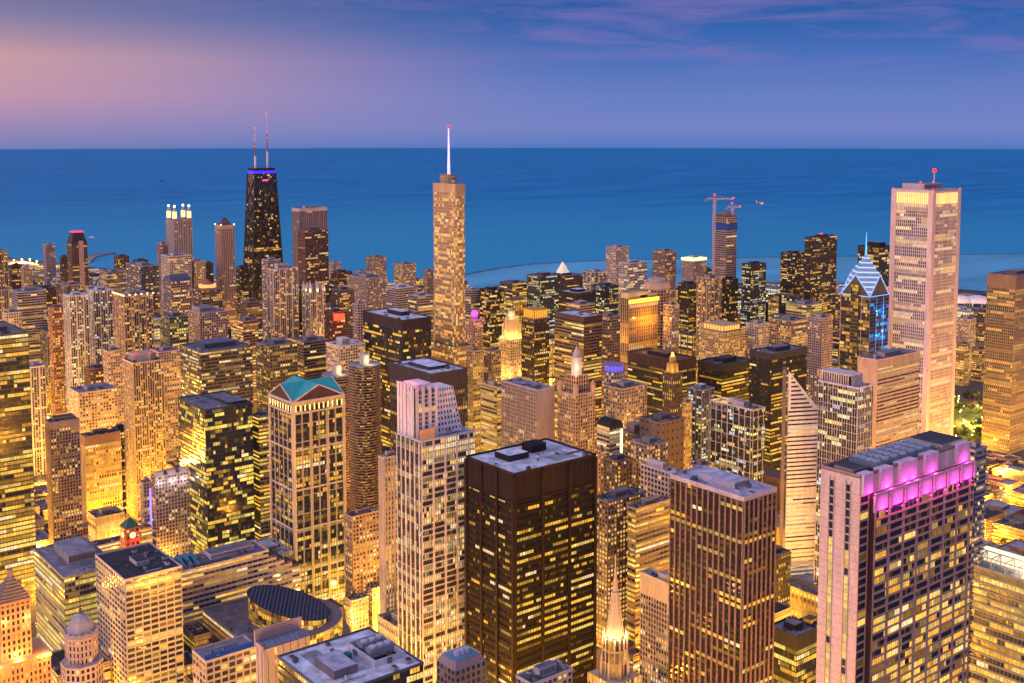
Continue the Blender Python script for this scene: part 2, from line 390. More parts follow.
HERO = []       # (x0,x1,y0,y1,h,short)
def note(x0, x1, y0, y1, h, short=None): HERO.append((x0, x1, y0, y1, h, short))
SEED = [7]
def prismwalls(W, G, poly, z0, z1, st, rng, core=True, allf=False, **kw):
    if core: W.prism(poly, z0, z1, 0)
    n = len(poly)
    for i in range(n):
        a, b = poly[i], poly[(i + 1) % n]
        nx, ny = b[1] - a[1], -(b[0] - a[0])
        if not allf and nx * .62 + ny * .78 > .25 * math.hypot(nx, ny): continue     # faces turned away (north, east)
        facade(W, G, (*a, z0), (*b, z0), (*b, z1), (*a, z1), st, rng, **kw)
def T(label, xl, xr, y, Z, xc=None, st='grid', c=(.3, .25, .22), core=None, lit=.3, pal='Y', name='tower_block', cat='tower', short=None,
      asp=1.0, roof=(.22, .22, .26), pent=None, units=4, top=0, topc=None, bands=(), glass=(.02, .025, .03), k=1.15, ov=None, ovw=None, group=None, foot_=None, noroof=False, beacon=None, rough=.75, metal=0):
    """a rectangular tower whose near corner roofline stands at column xc, row y"""
    SEED[0] += 1; rng = random.Random(SEED[0] * 13)
    x, yy, wx, wy, h = foot(xl, xr, y, Z, xc, asp) if foot_ is None else foot_
    note(x, x + wx, yy, yy + wy, h, short)
    o = thing(name, label, cat, (x + wx / 2, yy + wy / 2, 0), group); o['_h'] = h
    X, Yh = wx / 2, wy / 2
    lu = sum(c) / 3; c = tuple(.62 * q + .38 * lu * t for q, t in zip(c, (1.04, .97, 1.06)))
    wm = wallmat(tuple(q * .84 for q in c), rough, metal=metal); cm = wallmat(core or tuple(q * (.30 if st == 'resi' else .75) for q in c))
    W, G = MB(), MB(); ov = dict(ov or {})
    if st == 'resi' and 'smi' not in ov: ov['smi'] = 0
    zt = h - top
    W.box(-X, X, -Yh, Yh, 0, h, 0)
    kw = dict(lit=lit, pal=pal, k=k, bands=bands); kw.update(ov)
    kw2 = dict(kw); kw2.update(ovw or {})
    facade(W, G, (-X, -Yh, 0), (X, -Yh, 0), (X, -Yh, zt), (-X, -Yh, zt), kw.pop('st', st), rng, **kw)
    facade(W, G, (-X, Yh, 0), (-X, -Yh, 0), (-X, -Yh, zt), (-X, Yh, zt), kw2.pop('st', st), rng, **kw2)
    if Z < 2600:   # the two rear faces, plain bays
        for A_, B_ in (((X, -Yh), (X, Yh)), ((X, Yh), (-X, Yh))):
            facade(W, MB(), (*A_, 0), (*B_, 0), (*B_, zt), (*A_, zt), st, rng, lit=0, bay=6, fh=8)
    mats = [cm, wm]
    if top:
        tm = 1
        if topc: mats.append(wallmat(topc)); tm = 2
        W.box(-X - .4, X + .4, -Yh - .4, Yh + .4, zt, h - .35, tm)
        kpx = 3.0 if Z < 1200 else 5
        for q in range(int(wx / kpx)): W.box(-X + q * kpx + .3, -X + q * kpx + 1.1, -Yh - .62, -Yh - .4, zt + .5, h - 1, tm)
        for q in range(int(wy / kpx)): W.box(-X - .62, -X - .4, -Yh + q * kpx + .3, -Yh + q * kpx + 1.1, zt + .5, h - 1, tm)
    W.build('wall', mats, o)
    windows(G, o, glassmat(glass), Z <= NEARZ)
    if not noroof:
        if Z > 1500: units = min(units, 2)
        roofkit(o, -X - .45, X + .45, -Yh - .45, Yh + .45, h, rng, roof, wallmat(topc or c), pent, units)
    if beacon:
        m = MB(); m.bar((0, 0, h), (0, 0, h + beacon[0]), .35); m.build('mast', metalmat((.3, .3, .32)), o)
        m = MB(); m.ball((0, 0, h + beacon[0] + 1.5), beacon[1]); m.build('beacon', glowmat((1, .012, .03), 3.2), o)
    return o, (X, Yh, h), rng
# ================================================================ the setting
WHITE = (.62, .55, .53); BEIGE = (.50, .38, .30); TAN = (.42, .28, .20); PINK = (.50, .35, .32); BRICK = (.28, .12, .08)
BROWN = (.13, .075, .06); DARK = (.035, .03, .032); GREY = (.28, .26, .27); MAUVE = (.36, .27, .28); CREAM = (.58, .46, .34)
PALE_ROOF = (.74, .77, .88); DARK_ROOF = (.05, .05, .06); GREY_ROOF = (.20, .19, .22)
RE = 6371000.0
# the lake, curved like the earth out past the horizon
mb = MB(); rings = [900] + [900 * 1.16 ** k for k in range(1, 31)]; NS = 96
for a in range(len(rings) - 1):
    for k in range(NS):
        q = []
        for (r, t) in ((rings[a], k), (rings[a + 1], k), (rings[a + 1], k + 1), (rings[a], k + 1)):
            th = R(-40 + 200 * t / NS); q.append((r * math.sin(th), r * math.cos(th), -2.5 - r * r / 2 / RE))
        mb.quad(q[0], q[3], q[2], q[1])
def water(name, col, bump=.25, rough=.28, sc=.02, spec=.35, shallow=None):
    m, t, b = newmat(name); n = t.nodes; l = t.links
    co = n.new('ShaderNodeTexCoord'); mp = n.new('ShaderNodeMapping'); l.new(co.outputs['Object'], mp.inputs[0])
    mp.inputs['Rotation'].default_value = (0, 0, R(30)); mp.inputs['Scale'].default_value = (1, .35, 1)
    a = n.new('ShaderNodeTexNoise'); a.inputs['Scale'].default_value = sc; a.inputs['Detail'].default_value = 8; a.inputs['Roughness'].default_value = .7; l.new(mp.outputs[0], a.inputs[0])
    mp2 = n.new('ShaderNodeMapping'); l.new(co.outputs['Object'], mp2.inputs[0]); mp2.inputs['Rotation'].default_value = (0, 0, R(38)); mp2.inputs['Scale'].default_value = (.35, 1.6, 1)
    a2 = n.new('ShaderNodeTexNoise'); a2.inputs['Scale'].default_value = .0022; a2.inputs['Detail'].default_value = 10; a2.inputs['Roughness'].default_value = .68; l.new(mp2.outputs[0], a2.inputs[0])
    r = n.new('ShaderNodeMapRange'); l.new(a2.outputs[0], r.inputs[0]); r.inputs[1].default_value = .35; r.inputs[2].default_value = .65; r.inputs[3].default_value = .74; r.inputs[4].default_value = 1.26
    v = n.new('ShaderNodeVectorMath'); v.operation = 'SCALE'; v.inputs[0].default_value = col; l.new(r.outputs[0], v.inputs['Scale'])
    if shallow:
        ln = n.new('ShaderNodeVectorMath'); ln.operation = 'LENGTH'; l.new(co.outputs['Object'], ln.inputs[0])
        g = n.new('ShaderNodeMapRange'); g.interpolation_type = 'SMOOTHERSTEP'; l.new(ln.outputs['Value'], g.inputs[0]); g.inputs[1].default_value = 2600; g.inputs[2].default_value = 9500
        mx = n.new('ShaderNodeMix'); mx.data_type = 'RGBA'; l.new(g.outputs[0], mx.inputs[0]); mx.inputs[6].default_value = (*shallow, 1); l.new(v.outputs[0], mx.inputs[7]); l.new(mx.outputs[2], b.inputs['Base Color'])
    else: l.new(v.outputs[0], b.inputs['Base Color'])
    bp = n.new('ShaderNodeBump'); bp.inputs['Strength'].default_value = bump; bp.inputs['Distance'].default_value = 6; l.new(a.outputs[0], bp.inputs['Height']); l.new(bp.outputs[0], b.inputs['Normal'])
    b.inputs['Roughness'].default_value = rough; b.inputs['Specular IOR Level'].default_value = spec
    return m
struct(mb, 'lake', water('lake_water', (.0, .215, .46), 1.0, .5, .02, .06, (.03, .35, .54)))
# shoreline, traced at ground level
shore = [(-420, 246), (-200, 250), (-60, 254), (0, 256), (30, 260), (62, 263), (100, 268), (180, 273), (262, 279), (340, 281), (400, 283), (470, 288), (520, 289),
         (600, 290), (700, 285), (760, 282), (890, 283), (960, 289), (1024, 294), (1100, 302), (1300, 330)]
pts = [ground(*p) for p in shore]
land = [(-2500, 24000), (-900, 16000)] + [(p.x, p.y) for p in pts] + [(2600, -300), (2600, -1500), (-2500, -1500)]
m, t, b = newmat("city_ground"); b.inputs['Roughness'].default_value = .9
n_ = t.nodes; co = n_.new('ShaderNodeTexCoord'); a_ = n_.new('ShaderNodeTexNoise'); a_.inputs['Scale'].default_value = .03; a_.inputs['Detail'].default_value = 8
t.links.new(co.outputs['Object'], a_.inputs[0]); rr = n_.new('ShaderNodeValToRGB'); t.links.new(a_.outputs[0], rr.inputs[0])
rr.color_ramp.elements[0].position = .3; rr.color_ramp.elements[0].color = (.04, .04, .045, 1); rr.color_ramp.elements[1].position = .7; rr.color_ramp.elements[1].color = (.085, .08, .08, 1)
t.links.new(rr.outputs[0], b.inputs['Base Color'])
mb = MB(); lp = land[::-1]; i0 = len(lp)
mb.prism(lp, -4, 0, 0) if sum((lp[i][0] * lp[(i + 1) % i0][1] - lp[(i + 1) % i0][0] * lp[i][1]) for i in range(i0)) > 0 else mb.prism(land, -4, 0, 0)
struct(mb, 'ground', m)
# harbour: calm water behind a rubble breakwater, breakwater line traced at water level
bw = [(438, 281), (467, 274), (495, 268.5), (530, 264), (570, 261.5), (640, 259.3), (740, 257.5), (830, 256.2), (930, 254.8), (1030, 253.5), (1120, 253)]
bp_ = [ground(*p) for p in bw]
mb = MB(); hp = [ground(436, 292), ground(520, 292), ground(700, 290), ground(900, 288), ground(1150, 310)]
poly = [(p.x, p.y) for p in bp_] + [(p.x, p.y) for p in hp[::-1]]
ar = sum(poly[i][0] * poly[(i + 1) % len(poly)][1] - poly[(i + 1) % len(poly)][0] * poly[i][1] for i in range(len(poly)))
if ar < 0: poly = poly[::-1]
mb.poly([(x, y, -2.9 + .85) for x, y in poly]); struct(mb, 'harbour_water', water('harbour_water', (.10, .40, .54), .3, .45, .03, .12))
rng = random.Random(3)
def rubble(pl, w, name):
    mb = MB()
    for a, b_ in zip(pl, pl[1:]):
        k = max(1, int((b_ - a).length / 12))
        for q in range(k):
            p = a.lerp(b_, (q + .5) / k); s = w * rng.uniform(.8, 1.2); an = rng.uniform(0, 1.5)
            pg = [(p.x + s * math.cos(an + 1.57 * z), p.y + s * math.sin(an + 1.57 * z)) for z in range(4)]
            mb.prism(pg, -4, .5 + rng.random() * 1.6, 0, False, True, [(p.x + (x - p.x) * .6, p.y + (y - p.y) * .6) for x, y in pg])
    return struct(mb, name, wallmat((.12, .16, .22)))
rubble(bp_, 5, 'breakwater')
rubble([ground(*p) for p in ((87, 256), (96, 254.5), (104, 253.3), (111, 252.8), (113, 253.4))], 14, 'breakwater')
mb = MB(); q = [ground(*p) for p in ((84, 258), (90, 254.6), (104, 252.6), (112, 252.4), (107, 254), (96, 256.4), (90, 262))]
pq = [(p.x, p.y) for p in q]; pq = pq if sum(pq[i][0] * pq[(i + 1) % 7][1] - pq[(i + 1) % 7][0] * pq[i][1] for i in range(7)) > 0 else pq[::-1]
mb.prism(pq, -4, .3); struct(mb, 'beach', wallmat((.34, .28, .24)))
# street grid: carriageways with kerbed pavements (blocks) between them
NSX = [-60 + 112 * k for k in range(0, 27)]
EWY = [344, 478, 622, 756] + [1010 + 108 * k for k in range(0, 28)]
SWID = 9.0
def inside(x, y):
    c = False; n = len(land)
    for i in range(n):
        x1, y1 = land[i]; x2, y2 = land[(i + 1) % n]
        if (y1 > y) != (y2 > y) and x < (x2 - x1) * (y - y1) / (y2 - y1) + x1: c = not c
    return c
mb = MB(); BLOCKS = []
YS = [200] + EWY
for i in range(len(NSX) - 1):
    for j in range(len(YS) - 1):
        x0, x1, y0, y1 = NSX[i] + SWID, NSX[i + 1] - SWID, YS[j] + SWID, YS[j + 1] - SWID
        if YS[j] == 756: y1 = 872
        if not all(inside(x, y) for x in (x0 - 15, x1 + 15) for y in (y0, y1 + 15)): continue
        pr = proj(((x0 + x1) / 2, (y0 + y1) / 2, 0))
        if pr[2] < 250 or not (-260 < pr[0] < 1290): continue
        BLOCKS.append((x0, x1, y0, y1)); mb.box(x0, x1, y0, y1, 0, .15)
struct(mb, 'pavement', wallmat((.15, .135, .13), .9))
mb = MB()
for X in NSX:
    for s in (-4.3, 0, 4.3):
        for k in range(120 if s else 60):
            y = 300 + k * (14 if s else 28); 
            if inside(X, y) and not 872 < y < 990 and 0 < proj((X, y, 0))[0] < 1024: mb.quad((X + s - .12, y, .012), (X + s + .12, y, .012), (X + s + .12, y + (6 if s else 27), .012), (X + s - .12, y + (6 if s else 27), .012))
for Y in EWY:
    for s in (-4.3, 4.3):
        for k in range(130):
            x = 100 + k * 14
            if inside(x, Y) and 0 < proj((x, Y, 0))[0] < 1024: mb.quad((x, Y + s - .12, .016), (x + 6, Y + s - .12, .016), (x + 6, Y + s + .12, .016), (x, Y + s + .12, .016))
struct(mb, 'road_markings', wallmat((.7, .66, .55), .7))
mb = MB(); mb.quad((-60, 885, .02), (1500, 885, .02), (1500, 975, .02), (-60, 975, .02)); struct(mb, 'river', water('river_water', (.01, .05, .06), .2, .12, .2, .5))
# riverside roadway and open lawn of the park, right
park = [ground(*p) for p in ((948, 400), (1010, 412), (985, 446), (944, 440))]
PK = (min(p.x for p in park), max(p.x for p in park), min(p.y for p in park), max(p.y for p in park))
m, t, b = newmat("lawn_grass"); n_ = t.nodes; a_ = n_.new('ShaderNodeTexNoise'); a_.inputs['Scale'].default_value = 60; rr = n_.new('ShaderNodeValToRGB'); t.links.new(a_.outputs[0], rr.inputs[0])
rr.color_ramp.elements[0].color = (.03, .07, .015, 1); rr.color_ramp.elements[1].color = (.07, .14, .03, 1); t.links.new(rr.outputs[0], b.inputs['Base Color']); b.inputs['Roughness'].default_value = .95
mb = MB(); a, b2, c2, d2 = [(p.x, p.y, .2) for p in park]; mb.quad(d2, c2, b2, a); o = mb.build('park_lawn', m); o['kind'] = 'structure'

# ================================================================ landmark towers
def beacon(o, p, r=1.6, col=(1, .04, .07), s=6.0, name='beacon'):
    if name == 'beacon' and col[1] < .2: col, s = (1, .014, .035), 3.0
    m = MB(); m.ball(p, r); return m.build(name, glowmat(col, s), o)
def lamp(o, p, e, col=(1, .55, .18), r=1.0, name='light'):
    l = bpy.data.lights.new(name, 'POINT'); l.energy = e; l.specular_factor = .2; l.color = col; l.shadow_soft_size = r
    q = bpy.data.objects.new(name, l); COL.objects.link(q); q.location = p
    if o: q.parent = o
    return q
GL = glassmat()

def hancock():
    rng = random.Random(1); C = unproj(261.5, 168, 2400); h = C.z
    o = thing('skyscraper', 'black tapering skyscraper with crossed braces, a blue band and two masts', 'skyscraper', (C.x, C.y, 0))
    W, G = MB(), MB(); b, t = (41, 25), (24.5, 15.2)
    bot = [(-b[0], -b[1]), (b[0], -b[1]), (b[0], b[1]), (-b[0], b[1])]; top = [(-t[0], -t[1]), (t[0], -t[1]), (t[0], t[1]), (-t[0], t[1])]
    zt = h - 9
    W.prism(bot, 0, zt, 0, False, True, top)
    B = MB()
    for i in range(4):
        a, c = bot[i], bot[(i + 1) % 4]; a1, c1 = top[i], top[(i + 1) % 4]
        facade(W, G, (*a, 0), (*c, 0), (*c1, zt), (*a1, zt), 'curtain', rng, lit=.08, pal='O', bay=3.2, fh=4.2, k=1.0, coh=.3, bands=((.50, .515, .8), (.42, .44, .7)))
        nx, ny = c[1] - a[1], -(c[0] - a[0]); q = math.hypot(nx, ny); nx, ny = nx / q * .9, ny / q * .9
        def pt(s, u): return Vector(((a[0] * (1 - s) + c[0] * s) * (1 - u) + (a1[0] * (1 - s) + c1[0] * s) * u + nx, (a[1] * (1 - s) + c[1] * s) * (1 - u) + (a1[1] * (1 - s) + c1[1] * s) * u + ny, zt * u))
        us = [0, .23, .44, .63, .80, .95]
        for u0, u1 in zip(us, us[1:]):
            B.bar(pt(0, u0), pt(1, u1), 1.0, 0, 4); B.bar(pt(1, u0), pt(0, u1), 1.0, 0, 4)
        B.bar(pt(0, 0), pt(0, 1), 1.1, 0, 4)
    W.build('wall', [wallmat((.018, .016, .02)), wallmat((.035, .03, .033))], o); windows(G, o, GL, False)
    B.build('cross_brace', wallmat((.075, .06, .06)), o)
    m = MB(); m.box(-t[0] - .3, t[0] + .3, -t[1] - .3, t[1] + .3, zt - 1.5, h - 5.5); m.build('light_band', glowmat((.03, .015, 1.0), 2.6), o)
    m = MB(); m.box(-t[0] + .5, t[0] - .5, -t[1] + .5, t[1] - .5, h - 6.5, h); m.build('penthouse', wallmat(DARK), o)
    for s, ty in ((-1, 128), (1, 113)):
        zt2 = unproj(258 if s < 0 else 266, ty, 2400).z; m = MB()
        m.cyl(s * 14, 0, 2.4, h, h + (zt2 - h) * .30, 0, 8); m.cyl(s * 14, 0, 1.5, h + (zt2 - h) * .30, h + (zt2 - h) * .62, 1, 8, 1.2); m.cyl(s * 14, 0, .8, h + (zt2 - h) * .62, zt2, 0, 8, .4)
        m.build('mast', [wallmat((.75, .7, .72)), wallmat((.35, .12, .12))], o)
        for f in (.55, 1.0): beacon(o, (s * 14, 0, h + (zt2 - h) * f), 1.5, (1, .12, .16), 3)
    m = MB(); m.box(-6, 6, -t[1] - 1.4, -t[1] - .9, h - 27, h - 24); m.build('sign', glowmat((1, .05, .25), 2.5), o)
    note(C.x - 41, C.x + 41, C.y - 25, C.y + 25, h, 'the black tower with twin masts')
hancock()

def rrect(x0, x1, y0, y1, r, k=5):
    p = []
    for cx, cy, a in ((x1 - r, y0 + r, -90), (x1 - r, y1 - r, 0), (x0 + r, y1 - r, 90), (x0 + r, y0 + r, 180)):
        for i in range(k + 1): t = R(a + 90 * i / k); p.append((cx + r * math.cos(t), cy + r * math.sin(t)))
    return p
def trump():
    rng = random.Random(2); x, y, wx, wy, h = foot(431, 467, 184, 1360, 454)
    note(x, x + wx, y, y + wy, h, 'the tall glass tower with a lit spire'); X, Y = wx / 2, wy / 2
    o = thing('skyscraper', 'tall gold-lit glass skyscraper with rounded corners and a thin lit spire', 'skyscraper', (x + X, y + Y, 0))
    W, G = MB(), MB()
    kw = dict(lit=.55, pal='O', bay=2.4, fh=3.6, k=.85, coh=.6, sp=.7, sd=.12, pw=.2, pd=.1)
    prismwalls(W, G, rrect(-X, X, -Y, Y, 7), 0, h - 11, 'grid', rng, **kw)
    prismwalls(W, G, rrect(-X - 4, X + 5, -Y - 3, Y, 5), 0, h * .44, 'grid', rng, **kw)
    W.prism(rrect(-X + .2, X - .2, -Y + .2, Y - .2, 5), h - 11, h, 1)
    W.build('wall', [wallmat((.10, .08, .07)), wallmat((.62, .42, .22), .3, .15, .35)], o); windows(G, o, glassmat((.34, .23, .13)), False)  # golden light from the streets put into wall colour and glass tint
    m = MB(); W2, G2 = MB(), MB(); prismwalls(W2, G2, rrect(-8, 6, -10, 10, 4), h, h + 11, 'piers', rng, lit=.5, pal='O', k=.9)
    W2.build('crown', [wallmat((.35, .25, .18)), wallmat((.55, .42, .3))], o); windows(G2, o, GL, False)
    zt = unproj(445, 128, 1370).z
    m.cyl(0, 0, 1.9, h + 11, h + 30, 0, 10, 1.5); m.cyl(0, 0, 1.4, h + 30, zt, 0, 10, .7); m.build('spire', glowmat((.75, .62, 1.0), .85), o)  # lilac light on the metal spire painted in as its own glow
    beacon(o, (0, 0, zt + 1), 1.9, (1, .10, .12), 7)
    m = MB(); m.quad((-X + 3, -Y + 3, h + .05), (X - 3, -Y + 3, h + .05), (X - 3, Y - 3, h + .05), (-X + 3, Y - 3, h + .05)); m.build('roof', roofmat(GREY_ROOF), o)
    m = MB(); m.bar((X - 3, -Y + 6, h), (X - 3, -Y + 6, h + 7), .4); m.bar((X - 3, -Y + 6, h + 7), (X - 7, -Y + 12, h + 9), .35); m.build('maintenance_arm', metalmat((.25, .22, .2)), o)
trump()

def aon():
    o, (X, Y, h), rng = T('tall white stone tower of narrow piers with a glowing yellow top band', 893, 960, 191.5, 1300, xc=933, st='piers', c=(.72, .56, .55), core=(.05, .04, .055),
        lit=.34, pal='W', name='skyscraper', cat='skyscraper', short='the tall white tower with a yellow top band', noroof=True, k=1.3,
        ov=dict(bay=2.6, fh=3.9, pw=1.0, pd=.5, sp=.9, sd=.1, coh=.86, bands=((.925, 1.0, 1.0), (.33, .35, 1), (.53, .56, .95), (.585, .61, .9), (.71, .735, .9), (.76, .775, .8))))
    m = MB(); wm = wallmat((.62, .48, .47))
    for sx, sy in ((-1, -1), (1, -1), (-1, 1), (1, 1)): m.box(sx * X - (1.2 if sx < 0 else 5.2), sx * X + (5.2 if sx < 0 else 1.2), sy * Y - (1.2 if sy < 0 else 5.2), sy * Y + (5.2 if sy < 0 else 1.2), 0, h + .6)
    m.build('corner_pier', wm, o)
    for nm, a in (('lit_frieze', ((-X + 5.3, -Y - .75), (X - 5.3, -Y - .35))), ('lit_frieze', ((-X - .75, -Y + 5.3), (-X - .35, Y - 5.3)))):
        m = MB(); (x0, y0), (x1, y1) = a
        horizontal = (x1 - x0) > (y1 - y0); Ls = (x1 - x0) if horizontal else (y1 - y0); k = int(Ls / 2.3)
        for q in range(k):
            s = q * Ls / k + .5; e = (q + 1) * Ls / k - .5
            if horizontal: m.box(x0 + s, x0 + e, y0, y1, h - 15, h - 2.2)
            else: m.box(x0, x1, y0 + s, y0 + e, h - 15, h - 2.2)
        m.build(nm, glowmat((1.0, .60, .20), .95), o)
    m = MB(); m.box(-X - 1, X + 1, -Y - 1, Y + 1, h - 2.1, h + .3); m.build('cornice', wm, o)
    roofkit(o, -X, X, -Y, Y, h + .4, rng, (.3, .28, .32), wm, (.2, .85, .35, .9, 7.5), 3)
    m = MB(); zt = unproj(941, 171, 1320).z; m.bar((X * .25, -Y * .2, h + 7), (X * .25, -Y * .2, zt), .7); m.build('mast', wallmat((.8, .7, .75)), o)
    for p in ((X * .25, -Y * .2, zt), ): beacon(o, p, 2.6, (1, .05, .15), 6)
    for p in ((-X, -Y, h + 1.5), (X, -Y, h + 1.5), (-X, Y, h + 1.5), (0, Y * .3, h + 9), (X * .5, 0, h + 9)): beacon(o, p, 1.1, (1, .1, .12), 5)
    for z in (.40, .66): beacon(o, (-X - 1.5, -Y - 1.5, h * z), 1.0, (1, .05, .1), 4); beacon(o, (-X - 1.5, Y + 1, h * z), 1.0, (1, .05, .1), 4)
aon()

def litcrown(o, x0, x1, y0, y1, z0, z1, glow, s, wall, name='lit_crown', step=3.2):
    m = MB(); m.box(x0, x1, y0, y1, z0, z1 - 1.2); m.build(name, glowmat(glow, s), o); w = MB()
    for q in range(int((x1 - x0) / step) + 1): x = x0 + q * (x1 - x0) / int((x1 - x0) / step); w.box(x - .55, x + .55, y0 - .9, y0 - .1, z0, z1 - 1.2)
    for q in range(int((y1 - y0) / step) + 1): y = y0 + q * (y1 - y0) / int((y1 - y0) / step); w.box(x0 - .9, x0 - .1, y - .55, y + .55, z0, z1 - 1.2)
    w.box(x0 - 1, x1 + 1, y0 - 1, y1 + 1, z1 - 1.2, z1); w.box(x0 - 1, x1 + 1, y0 - 1, y1 + 1, z0 - .2, z0 + 1.2); w.build('crown_frame', wall, o)
def crossgable(o, X, Y, z0, z1, zc, roof, face, trim=None, tr=.8, over=.6, stripes=None):
    """four gables with valleys at the corners; zc is the height over the centre"""
    m = MB(); cs = [(-X, -Y), (X, -Y), (X, Y), (-X, Y)]; pk = [(0, -Y), (X, 0), (0, Y), (-X, 0)]; ap = (0, 0, zc)
    for i in range(4):
        c = (*cs[i], z0); p = (*pk[i], z1); q = (*pk[i - 1], z1)
        m.poly([c, p, ap]); m.poly([c, ap, q])
    m.build('roof', roof, o)
    g = MB()
    for i in range(4):
        a, b = cs[i], cs[(i + 1) % 4]; k = .985
        g.poly([(a[0] * k, a[1] * k, z0), (b[0] * k, b[1] * k, z0), (pk[i][0] * k, pk[i][1] * k, z1)])
    g.build('gable', face, o)
    if trim:
        t = MB()
        for i in range(4):
            t.bar((*cs[i], z0), (*pk[i], z1), tr, 0, 4); t.bar((*cs[(i + 1) % 4], z0), (*pk[i], z1), tr, 0, 4)
            t.bar((*cs[i], z0), (*cs[(i + 1) % 4], z0), tr, 0, 4)
        t.build('trim', trim, o)

def prudential():
    o, (X, Y, h), rng = T('slender stone tower with a striped blue-lit diamond point and needle', 841, 889, 297, 1240, xc=870, st='piers', c=(.50, .36, .28), core=(.08, .06, .05),
        lit=.42, pal='O', name='skyscraper', cat='skyscraper', short='the blue-lit pointed tower', noroof=True, k=.95, ov=dict(st='curtain', bay=2.6, pal='B', lit=.45, k=1.2, coh=.6, mmi=0, smi=0, mk=5, mw=.8), ovw=dict(pal='O', lit=.42, k=.95))  # blue light on the south glass painted in as glowing panes
    z1 = h + 23; z2 = h + 46
    crossgable(o, X, Y, h, z1, z2, wallmat((.30, .40, .55), .4), wallmat((.10, .09, .06)), glowmat((.22, .45, 1.0), .5), .7)  # blue floodlighting painted in: trim, stripes and needle glow by themselves
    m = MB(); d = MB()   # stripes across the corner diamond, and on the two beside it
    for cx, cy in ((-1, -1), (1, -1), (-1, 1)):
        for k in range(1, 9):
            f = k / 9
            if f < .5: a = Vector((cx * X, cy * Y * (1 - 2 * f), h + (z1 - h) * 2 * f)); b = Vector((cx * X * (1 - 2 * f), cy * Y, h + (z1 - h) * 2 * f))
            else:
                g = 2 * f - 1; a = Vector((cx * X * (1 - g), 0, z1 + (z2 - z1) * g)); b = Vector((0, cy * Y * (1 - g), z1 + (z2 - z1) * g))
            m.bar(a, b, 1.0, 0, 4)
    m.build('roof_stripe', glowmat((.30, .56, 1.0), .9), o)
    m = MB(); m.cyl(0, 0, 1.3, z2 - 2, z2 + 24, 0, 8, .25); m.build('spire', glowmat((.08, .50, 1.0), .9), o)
    W, G = MB(), MB(); m.box if 0 else None
    W.box(-X - 1.3, -X, -5, 5, 0, h + 12); facade(W, G, (-X - 1.3, 5, 0), (-X - 1.3, -5, 0), (-X - 1.3, -5, h + 12), (-X - 1.3, 5, h + 12), 'curtain', rng, lit=.35, pal='Y', k=.6, bay=2)
    W.build('glass_bay', [wallmat((.10, .08, .04)), wallmat((.16, .12, .06))], o); windows(G, o, GL, False)
    for z in (.45, .62, .8, .92): lamp(o, (X * .3, -Y - 6, h * z), 22000, (.0, .30, 1.0), .25, 'blue_light')
prudential()

def wacker():
    o, (X, Y, h), rng = T('pale framed tower with four dark pediments under a green gabled roof', 270, 343, 403, 925, xc=293, st='grid', c=(.55, .43, .33), core=(.05, .05, .06),
        lit=.30, pal='Y', name='skyscraper', cat='skyscraper', short='the green-roofed tower', noroof=True, k=1.1,
        ov=dict(bay=2.6, fh=3.9, pw=.3, sp=.9, mk=3, mw=1.3, pd=.45, mmi=0, smi=0, fk=4, bands=((.965, .99, 1.0), (.22, .25, .9), (.0, .12, .8), (.43, .45, .8), (.6, .62, .5))))
    m = MB()
    for f in (.06, .23, .42, .60, .78, .945): m.box(-X - .8, X + .8, -Y - .8, Y + .8, h * f, h * f + 1.6)
    m.box(-X - 1.3, X + 1.3, -Y - 1.3, Y + 1.3, h - 1.2, h + .3)
    for f in (-.36, -.30, .30, .36): m.box(X * 2 * f / 2 - .5, X * 2 * f / 2 + .5, -Y - 1.1, -Y, 0, h - 10)
    for sx in (-1, 1):
        for sy in (-1, 1): m.box(sx * X - 1.3, sx * X + 1.3, sy * Y - 1.3, sy * Y + 1.3, 0, h - 1.2)
    m.build('cornice', wallmat((.62, .50, .38)), o)
    crossgable(o, X + .8, Y + .8, h + .4, h + 12.5, h + 12.5, wallmat((.03, .42, .38), .5), wallmat((.09, .06, .06)), wallmat((.60, .50, .48)), .7)
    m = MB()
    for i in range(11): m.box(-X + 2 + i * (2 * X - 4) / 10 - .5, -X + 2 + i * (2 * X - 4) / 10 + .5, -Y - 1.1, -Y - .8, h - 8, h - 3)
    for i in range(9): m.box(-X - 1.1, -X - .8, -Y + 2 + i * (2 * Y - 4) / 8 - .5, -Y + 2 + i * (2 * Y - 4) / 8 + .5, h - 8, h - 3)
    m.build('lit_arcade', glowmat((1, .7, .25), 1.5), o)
wacker()

